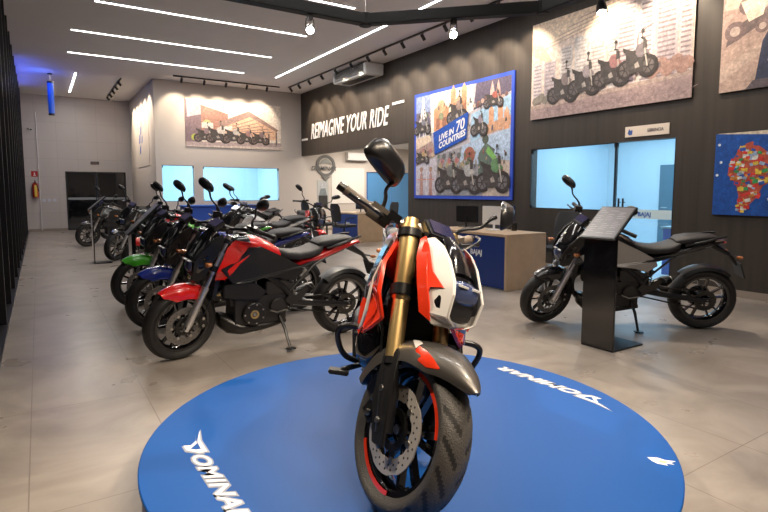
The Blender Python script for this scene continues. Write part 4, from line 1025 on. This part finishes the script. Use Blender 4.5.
for k in range(150):                    # crowd, foliage and street detail of the collage
    x, y = rnd.uniform(.85, W-.2), rnd.uniform(.12, .95)
    if k % 3 == 0: x, y = rnd.uniform(.12, W-.2), rnd.choice((rnd.uniform(1.75, 1.95), rnd.uniform(1.3, 1.5)))
    w, h = rnd.uniform(.02, .07), rnd.uniform(.03, .12)
    A.poly([(x, y), (x+w, y+.01), (x+w*.8, y+h), (x+.1*w, y+h*.8)], rnd.choice([(.09, .08, .09), (.2, .16, .14), (.33, .26, .2), (.14, .15, .2), (.5, .42, .36), (.3, .12, .1), (.12, .2, .12)]))
for x, y, h, c, sq in ((.52, 1.40, .42, (.2, .2, .26), .8), (1.68, 1.50, .6, (.3, .22, .2), .5), (2.28, 1.22, .5, (.25, .22, .3), .4), (2.72, 1.72, .36, (.4, .12, .1), .8), (1.5, .10, .72, (.2, .2, .2), .6), (2.05, .09, .72, (.5, .5, .52), .6), (2.82, .12, .78, (.15, .3, .15), .55), (.5, .76, .34, (.5, .35, .2), .8)): A.bike(x, y, h, c, 1, sq=sq, bg=(.42, .4, .44))
A.poly([(.78, .95), (1.80, 1.22), (1.86, 1.74), (.72, 1.42)], (.015, .09, .52))
A.build('collage_print', A.t, 0)
def slanttext(b, s_, x, y, m='white_vinyl'):
    k = .265
    mt = Matrix.Translation((-(.003+A.k*.00005), 0, 0)) @ Matrix(((0, 0, -1, 0), (-1, 0, 0, -x), (k, 1, 0, y), (0, 0, 0, 1)))
    text(b, s_, m, 'lettering', A.t, mt, shear=.1, sx=.92, ext=.0006, bold=.006)
A.t['label'] = 'blue-framed collage poster of motorcycles and landmarks on the dark wall'
slanttext('LIVE IN', .17, .92, 1.225); slanttext('70', .30, 1.47, 1.365); slanttext('COUNTRIES', .17, .92, 1.065)
# --- map poster
A = poster('map_poster', (XW-.034, 3.57, 1.03), U_, V_, 2.0, 1.02, pc((.012, .07, .34)), 'blue poster with a continent made of coloured flags at the right edge', 'poster')
A.rect(0, 0, 2.0, 1.02, (.015, .09, .42)); A.poly([(0, 1.02), (2, 1.02), (2, .80), (1.2, .88), (.6, .97)], (.70, .62, .50))
sa = [(.18, .62), (.26, .78), (.36, .88), (.42, .90), (.55, .80), (.66, .70), (.74, .58), (.66, .42), (.56, .36), (.50, .22), (.40, .10), (.34, .03), (.28, .06), (.30, .24), (.26, .4), (.16, .5)]
A.poly(sa, (.55, .10, .06))
rnd = random.Random(5); fl = [(.75, .05, .04), (.85, .62, .08), (.05, .35, .12), (.8, .8, .78), (.03, .1, .45), (.7, .3, .06), (.75, .05, .04), (.35, .5, .75)]
def inside(x, y):
    c = False
    for i in range(len(sa)):
        (x1, y1), (x2, y2) = sa[i], sa[i-1]
        if (y1 > y) != (y2 > y) and x < (x2-x1)*(y-y1)/(y2-y1)+x1: c = not c
    return c
for k in range(330):
    x, y = rnd.uniform(.14, .76), rnd.uniform(.03, .9)
    if inside(x, y): w = rnd.uniform(.03, .07); h = w*.65; r_ = rnd.uniform(-.4, .4); A.poly([(x+a*math.cos(r_)-b_*math.sin(r_), y+a*math.sin(r_)+b_*math.cos(r_)) for a, b_ in ((-w/2, -h/2), (w/2, -h/2), (w/2, h/2), (-w/2, h/2))], rnd.choice(fl))
for x, y in ((.05, .88), (.08, .66), (.04, .5)): A.disc(x, y, .018, (.75, .85, .95), 8)
A.line((.62, .2), (.9, .28), .03, (.75, .85, .92)); A.line((.70, .16), (.78, .12), .02, (.7, .8, .9))
A.build('map_print', A.t, 0)
# --- photo on the pale back wall
U2, V2 = (1, 0, 0), (0, 0, 1)
W, H = 2.93, 1.38; rnd = random.Random(9)
A = poster('wall_photo', (3.70, YB-.03, 2.63), U2, V2, W, H, pc((.3, .26, .24)), 'photo of motorcycles under an open canopy on the pale back wall', 'wall picture', group='framed photo prints on the walls')
A.rect(0, 0, W, H, (.90, .80, .72)); A.rect(0, .12, .45, H, (.24, .17, .20)); A.poly([(.05, .85), (.45, .95), (.45, 1.3), (.05, 1.36)], (.55, .48, .55)); A.poly([(.45, .45), (1.25, .6), (1.25, 1.05), (.45, 1.25)], (.40, .22, .18))
A.poly([(.02, H), (.02, H-.03), (1.4, .97), (1.9, 1.12), (W, .70), (W, H)], (.93, .84, .76))
A.poly([(.9, .72), (1.9, 1.15), (2.85, .62), (2.8, .56), (1.9, .98), (1.1, .62)], (.36, .24, .22)); A.poly([(1.1, .62), (1.9, .98), (2.8, .56), (2.8, .3), (1.2, .3)], (.80, .52, .36))
for k in range(6): A.line((1.12+.13*k, .64-.03*k), (1.95+.14*k, 1.0-.09*k), .03, (.38, .25, .23))
A.poly([(0, 0), (W, 0), (W, .22), (0, .14)], (.50, .40, .40)); A.poly([(0, 0), (W, 0), (W, .10), (0, .03)], (.68, .58, .54))
for x in (.25, .35): A.disc(x, .28, .10, (.48, .52, .12), 9)
A.disc(.62, .68, .13, (.45, .5, .25)); A.rect(.46, .56, .8, .72, (.75, .70, .66)); A.poly([(.95, .5), (1.35, .55), (1.38, .66), (1.0, .62)], (.8, .78, .76)); A.rect(2.5, .15, 2.55, .5, (.2, .15, .15)); A.rect(2.75, .15, 2.8, .55, (.2, .15, .15))
for x, h, c in ((.75, .52, (.28, .2, .22)), (1.15, .58, (.6, .56, .55)), (1.62, .55, (.5, .46, .46)), (2.0, .5, (.35, .2, .2)), (2.42, .48, (.25, .18, .2))): A.bike(x, .12, h, c, 1, sq=.62, bg=(.45, .34, .32))
A.build('photo_print', A.t, 0)
# --- print on the return wall (faces -x)
A = poster('wall_print', (XR-.012, 19.6, 2.1), (0, -1, 0), V_, 2.2, 1.9, 'back_paint', 'pale print with small blue figures on the side wall by the double door', 'poster', .012)
for x, y, r in ((.55, .9, .16), (.8, 1.15, .14), (.62, .55, .14), (1.0, .85, .12)): A.poly([(x-r, y-r), (x+r*.6, y-r*.8), (x+r, y+r), (x-r*.3, y+r*.7)], (.06, .12, .5))
A.build('print_ink', A.t, 0)
# --- sign over the office door
A = poster('door_sign', (XW-.012, 4.86, 2.115), U_, V_, .66, .15, pc((.70, .62, .54)), 'small cream sign plate above the glass office door', 'sign', .012)
A.poly([(.04, .05), (.08, .02), (.10, .07), (.06, .12)], (.05, .12, .4)); A.poly([(.07, .03), (.11, .03), (.12, .09), (.09, .1)], (.05, .12, .4)); A.build('emblem', A.t, 0)
text('GERENCIA', .06, pc((.12, .1, .12)), 'sign_lettering', A.t, frame((-.004, -.34, .055), U_, V_), sx=.85, bold=.001)

# ------------------------------------------------------------------ wall lettering on the dark wall
lt = tag(empty('wall_lettering', (XW, 13.5, 2.93)), 'white slanted lettering REIMAGINE YOUR RIDE on the dark wall', 'lettering')
m_ = text('REIMAGINE YOUR RIDE', .66, 'white_vinyl', 'lettering', lt, Matrix.Identity(4), shear=.32, sx=1, ext=.008, bold=.008, space=1.06)
w_ = max(v.co.x for v in m_.data.vertices); m_.data.transform(frame((-.012, 2.24, .03), U_, V_) @ Matrix.Diagonal((4.52/w_, 1, 1, 1)))
for y0, y1, z in ((2.93, 2.50, .05), (-2.42, -2.92, .50)):
    g = G(); g.bb(-.02, -.002, y1, y0, z-.03, z+.03, 'white_vinyl'); g.build('dash', lt, 0)

# ------------------------------------------------------------------ back wall of the open room: round badge, split air conditioner, small print
bd = tag(empty('round_badge', (8.22, YB-.02, 2.12)), 'dark round badge with wing lettering on the back wall beyond the header', 'badge')
g = G(); g.lathe([(.27, -.012), (.36, -.012), (.36, .018), (.27, .018)], pc((.12, .12, .12)), (0, 0, .06), 36, 'Y', True); g.build('ring', bd)
g = G(); g.prism([(-.28, .08), (-.12, .24), (0, .30), (.12, .24), (.28, .08), (.10, .14), (-.10, .14)], -.02, .0, pc((.25, .26, .25)), 'Y'); g.build('helmet_motif', bd, 0)
g = G(); g.prism([(-.17, -.30), (.17, -.30), (0, -.46)], -.02, .0, pc((.16, .16, .15)), 'Y'); g.build('pointer', bd, 0)
text('DOMINAR', .2, pc((.10, .10, .10)), 'badge_lettering', bd, frame((-.56, -.024, -.10), U2, V2), shear=.3, sx=1.0, bold=.004)
sp = tag(empty('split_air_conditioner', (9.4, YB, 2.36)), 'white wall-mounted air conditioner right of the round badge', 'air conditioner')
g = G(); g.prism([(0, 0), (-.19, .02), (-.22, .12), (-.20, .28), (0, .30)], -.42, .42, 'white_plastic', 'X'); g.build('casing', sp, 30, .01)
g = G(); g.bb(-.38, .38, -.20, -.10, .005, .016, 'satin_black'); g.build('air_flap', sp, 0)
A = poster('wall_print', (7.9, YB-.012, .80), U2, V2, .42, .90, pc((.42, .44, .44)), 'narrow grey print of a standing figure below the round badge', 'poster', .012)
A.disc(.22, .70, .13, (.50, .52, .56)); A.rect(.04, .02, .38, .38, (.04, .04, .045)); A.poly([(.06, .38), (.36, .38), (.30, .62), (.12, .62)], (.22, .26, .28)); A.build('print_ink', A.t, 0)
wl = tag(empty('green_wall_lettering', (8.42, YB-.004, 1.32)), 'small pale green lettering beside the narrow grey print', 'lettering')
for k, tx in enumerate(('green', 'service')): text(tx, .16, pc((.45, .55, .32)), 'lettering', wl, frame((0, -.003, .12-.17*k), U2, V2))
wb = tag(empty('wall_panel', (8.95, YB, .90)), 'pale flat panel on the back wall left of the blue glass door', 'wall panel')
g = G(); g.bb(-.52, .78, -.02, 0, 0, 1.22, 'pale_paint'); g.build('board', wb, 0, .003)

# ------------------------------------------------------------------ far left wall fittings
es = tag(empty('exit_sign', (1.70, YF, 2.24)), 'small dark exit sign above the black double door', 'sign')
g = G(); g.bb(-.13, .13, -.03, 0, 0, .10, pc((.05, .05, .05))); g.build('plate', es, 0)
text('SAIDA', .065, pc((.45, .25, .22)), 'sign_lettering', es, frame((-.11, -.032, .028), U2, V2), sx=1.05)
fe = tag(empty('fire_extinguisher', (-.07, YF-.11, 1.12)), 'red and yellow fire extinguisher hung on the far left wall', 'fire extinguisher')
g = G(); g.lathe([(0, 0), (.075, 0), (.085, .02), (.085, .40), (.06, .46), (.025, .49), (.02, .52)], 'red_plastic', (0, 0, 0), 20, 'Z', mf=lambda i, j: 'yellow' if j == 2 and 13 < i < 17 else None); g.build('cylinder', fe)
g = G(); g.box((0, -.02, .54), (.04, .12, .03), 'satin_black'); g.tube([(0, -.06, .52), (.05, -.10, .42), (.09, -.06, .2)], .012, 'satin_black', 8, 1); g.build('valve', fe, 0)
g = G(); g.box((0, .08, .34), (.05, .06, .06), 'dark_metal'); g.build('bracket', fe, 0)
es2 = tag(empty('extinguisher_sign', (-.07, YF, 1.80)), 'small square red sign above the fire extinguisher', 'sign')
g = G(); g.bb(-.09, .09, -.008, 0, 0, .18, 'red_plastic'); g.build('plate', es2, 0)
g = G(); g.bb(-.015, .015, -.011, -.008, .04, .13, 'white_vinyl'); g.bb(-.035, .035, -.011, -.008, .03, .05, 'white_vinyl'); g.build('pictogram', es2, 0)
cm = tag(empty('security_camera', (-.16, YF, 3.35)), 'small white security camera high on the far left wall', 'camera')
g = G(); g.tube([(0, 0, .02), (0, -.08, 0)], .015, 'white_plastic'); g.tube([(0, -.06, 0), (.06, -.20, -.04)], .035, 'white_plastic', 12); g.build('housing', cm)
g = G(); g.tube([(.061, -.201, -.041), (.064, -.208, -.043)], .026, 'gloss_black', 12); g.build('lens', cm)
ep = tag(empty('electrical_conduit', (-.05, YF-.02, 0)), 'thin white conduit running up the far left wall', 'conduit')
g = G(); g.tube([(.10, 0, .02), (.10, 0, 3.9)], .014, 'white_plastic'); g.build('pipe', ep)
for k, x in enumerate((.16, .31, .46)):
    sk = tag(empty('wall_socket', (x, YF, 1.02)), ['leftmost', 'middle one', 'rightmost'][k]+' of three small pale sockets left of the black double door', 'socket', 'sockets in a row on the far left wall')
    g = G(); g.bb(-.05, .05, -.012, 0, -.05, .05, pc((.62, .66, .74))); g.build('cover', sk, 0, .003)
# blue tube pendant
bl = tag(empty('pendant_lamp', (.42, 17.3, ZC)), 'blue glowing tube lamp hanging near the far left corner', 'lamp')
g = G(); g.tube([(0, 0, -.0), (0, 0, -.24)], .005, 'steel', 6); g.cyl((0, 0, -.012), .06, .024, 'satin_black', 'Z'); g.build('cord', bl)
g = G(); g.cyl((0, 0, -.66), .075, .84, 'blue_tube', 'Z', 20); g.build('tube_shade', bl)
g = G(); g.cyl((0, 0, -.23), .078, .05, 'satin_black', 'Z'); g.build('end_cap', bl); g = G(); g.cyl((0, 0, -1.08), .078, .05, 'satin_black', 'Z'); g.build('end_cap', bl)
l = D.lights.new('blue_glow', 'POINT'); l.energy = 6; l.color = (.05, .15, 1); l.shadow_soft_size = .08
o = D.objects.new('blue_glow', l); COL.objects.link(o); o.location = (.2, 17.0, ZC-.35)
area('blue_glow', (-.25, 17.5, 4.1), .1, 4.0, 6, (.06, .12, 1), (0, math.radians(-150), 0))

# ------------------------------------------------------------------ desks, chairs, screens
def desk(x0, x1, y0, y1, lab, grp='wooden desks with blue fronts', logo=True):
    """panel-end desk whose blue front faces -x"""
    t = tag(empty('desk', ((x0+x1)/2, (y0+y1)/2, 0)), lab, 'desk', grp); a, b_ = (x1-x0)/2, (y1-y0)/2
    g = G(); g.bb(-a, a, -b_, b_, .72, .755, 'wood'); g.build('desktop', t, 0, .003)
    for s_ in (-1, 1): g = G(); g.bb(-a+.0, a, min(s_*b_, s_*(b_-.04)), max(s_*b_, s_*(b_-.04)), 0, .72, 'wood'); g.build('side_panel', t, 0, .003)
    g = G(); g.bb(-a+.01, -a+.03, -b_+.04, b_-.04, .02, .72, 'desk_blue'); fp = g.build('front_panel', t, 0)
    if logo:
        text('BAJAJ', .10, 'white_vinyl', 'front_lettering', fp, frame((-a+.008, -b_+.72, .44), U_, V_), bold=.003)
    return t
def chair(x, y, rz, lab, grp='black office chairs'):
    t = tag(empty('office_chair', (x, y, 0), (0, 0, rz)), lab, 'chair', grp)
    g = G(); g.body([(-.24, .18, .44, .50), (-.2, .23, .43, .52), (.18, .24, .43, .52), (.25, .2, .44, .51)], 'chair_black', 3, 20); g.build('seat', t, 50)
    g = G(); R_ = []
    for z, x_, hw in ((.58, -.22, .17), (.62, -.225, .21), (.78, -.245, .23), (.95, -.27, .215), (1.02, -.285, .16)):
        R_.append([(x_+.022*math.sin(b_)-.03*(1-abs(math.cos(b_))), hw*math.cos(b_), z) for b_ in [2*PI*k/16 for k in range(16)]])
    g.loft(R_, 'chair_black'); g.build('backrest', t, 50)
    g = G(); g.tube([(-.05, 0, .43), (-.24, 0, .46), (-.275, 0, .62)], .02, 'satin_black', 8, 1); g.build('back_bracket', t)
    g = G(); g.tube([(0, 0, .09), (0, 0, .43)], .025, 'satin_black', 10); g.build('gas_column', t)
    for s_ in (-1, 1): g = G(); g.tube([(-.16, s_*.22, .46), (-.16, s_*.29, .52), (-.15, s_*.29, .67), (.10, s_*.29, .68)], .014, 'satin_black', 8, 1); g.build('armrest', t)
    g = G()
    for k in range(5): a = 2*PI*k/5; g.tube([(0, 0, .10), (.27*math.cos(a), .27*math.sin(a), .065)], [.022, .014], 'satin_black', 8)
    g.build('base', t)
    for k in range(5): a = 2*PI*k/5; g = G(); g.cyl((.27*math.cos(a), .27*math.sin(a), .028), .028, .04, 'rubber', 'Y', 12); g.build('caster', t)
    return t
def monitor(x, y, z, rz, w, h, back, lab, grp='screens on the desks'):
    t = tag(empty('computer_monitor', (x, y, z), (0, 0, rz)), lab, 'monitor', grp)
    g = G(); g.bb(-.015, .015, -w/2, w/2, .08, .08+h, back); s_ = g.build('housing', t, 0, .005)
    g = G(); g.bb(.0152, .017, -w/2+.012, w/2-.012, .095, .07+h, 'screen'); g.build('screen', s_, 0)
    g = G(); g.tube([(-.02, 0, .004), (-.02, 0, .18)], .016, back); g.bb(-.09, .07, -.1, .1, 0, .008, back); g.build('stand', t, 0)
    return t
desk(5.16, 5.92, 5.06, 6.75, 'wooden desk with blue front nearest the right glass office')
chair(6.45, 5.35, PI, 'black office chair behind the near wooden desk, right of the white screen')
chair(6.6, 7.0, PI*.95, 'black office chair behind the near wooden desk, by the collage poster')
monitor(5.68, 5.82, .755, 0, .52, .27, 'white_plastic', 'white-backed screen on the near wooden desk')
monitor(5.75, 6.52, .755, .1, .46, .26, 'satin_black', 'black screen on the near wooden desk, left of the white one')
ph = tag(empty('pen_pot', (5.80, 5.55, .755)), 'small dark pen pot with pens behind the white screen', 'pen pot')
g = G(); g.lathe([(0, 0), (.04, 0), (.045, .11), (.04, .11), (.036, .01), (0, .01)], 'dark_metal', (0, 0, 0), 16, 'Z'); g.build('cup', ph)
for k in range(5): g = G(); g.tube([(.01*(k-2), .006*k-.01, .012), (.022*(k-2), .012*k-.02, .33+.02*(k % 3))], .006, ('steel', 'satin_black', 'desk_blue')[k % 3], 6); g.build('pen', ph)
desk(6.9, 7.65, 12.0, 13.5, 'far wooden desk with blue front near the blue glass door')
chair(8.15, 12.6, PI, 'black office chair behind the far wooden desk')
chair(6.35, 11.75, .1, 'black visitor chair before the far wooden desk, nearest of its three seats', 'black visitor chairs')
chair(6.3, 12.6, -.1, 'black visitor chair before the far wooden desk, middle of its three seats', 'black visitor chairs')
chair(6.3, 13.4, .1, 'black visitor chair before the far wooden desk, farthest of its three seats', 'black visitor chairs')
monitor(7.4, 12.7, .755, .1, .5, .28, 'satin_black', 'black screen on the far wooden desk')
# blue counter under the windows of the back wall
ct = tag(empty('service_counter', (4.3, 15.4, 0)), 'long blue counter under the windows of the back wall', 'counter')
g = G(); g.bb(-1.0, 1.0, -.25, .25, 0, .90, pc((.008, .06, .36))); g.build('body', ct, 0, .004)
g = G(); g.bb(-1.03, 1.03, -.29, .29, .90, .94, pc((.01, .07, .42))); g.build('counter_top', ct, 0, .004)
# in the office: blue counter with paper on it
oc = tag(empty('office_counter', (8.6, 4.45, 0)), 'small blue counter seen through the glass office door', 'counter')
g = G(); g.bb(-.25, .25, -.35, .35, 0, .74, pc((.01, .10, .48))); g.build('body', oc, 0, .004)
g = G(); g.bb(-.28, .28, -.38, .38, .74, .77, pc((.5, .65, .7))); g.build('counter_top', oc, 0, .004)
pb = tag(empty('paper_box', (8.55, 4.42, .77)), 'pale box standing on the blue office counter', 'box')
g = G(); g.bb(-.12, .12, -.2, .2, 0, .24, pc((.6, .75, .82))); g.build('carton', pb, 0, .004)
g = G(); g.bb(-.123, .123, -.203, .203, .16, .242, pc((.66, .80, .86))); g.build('lid', pb, 0, .004)
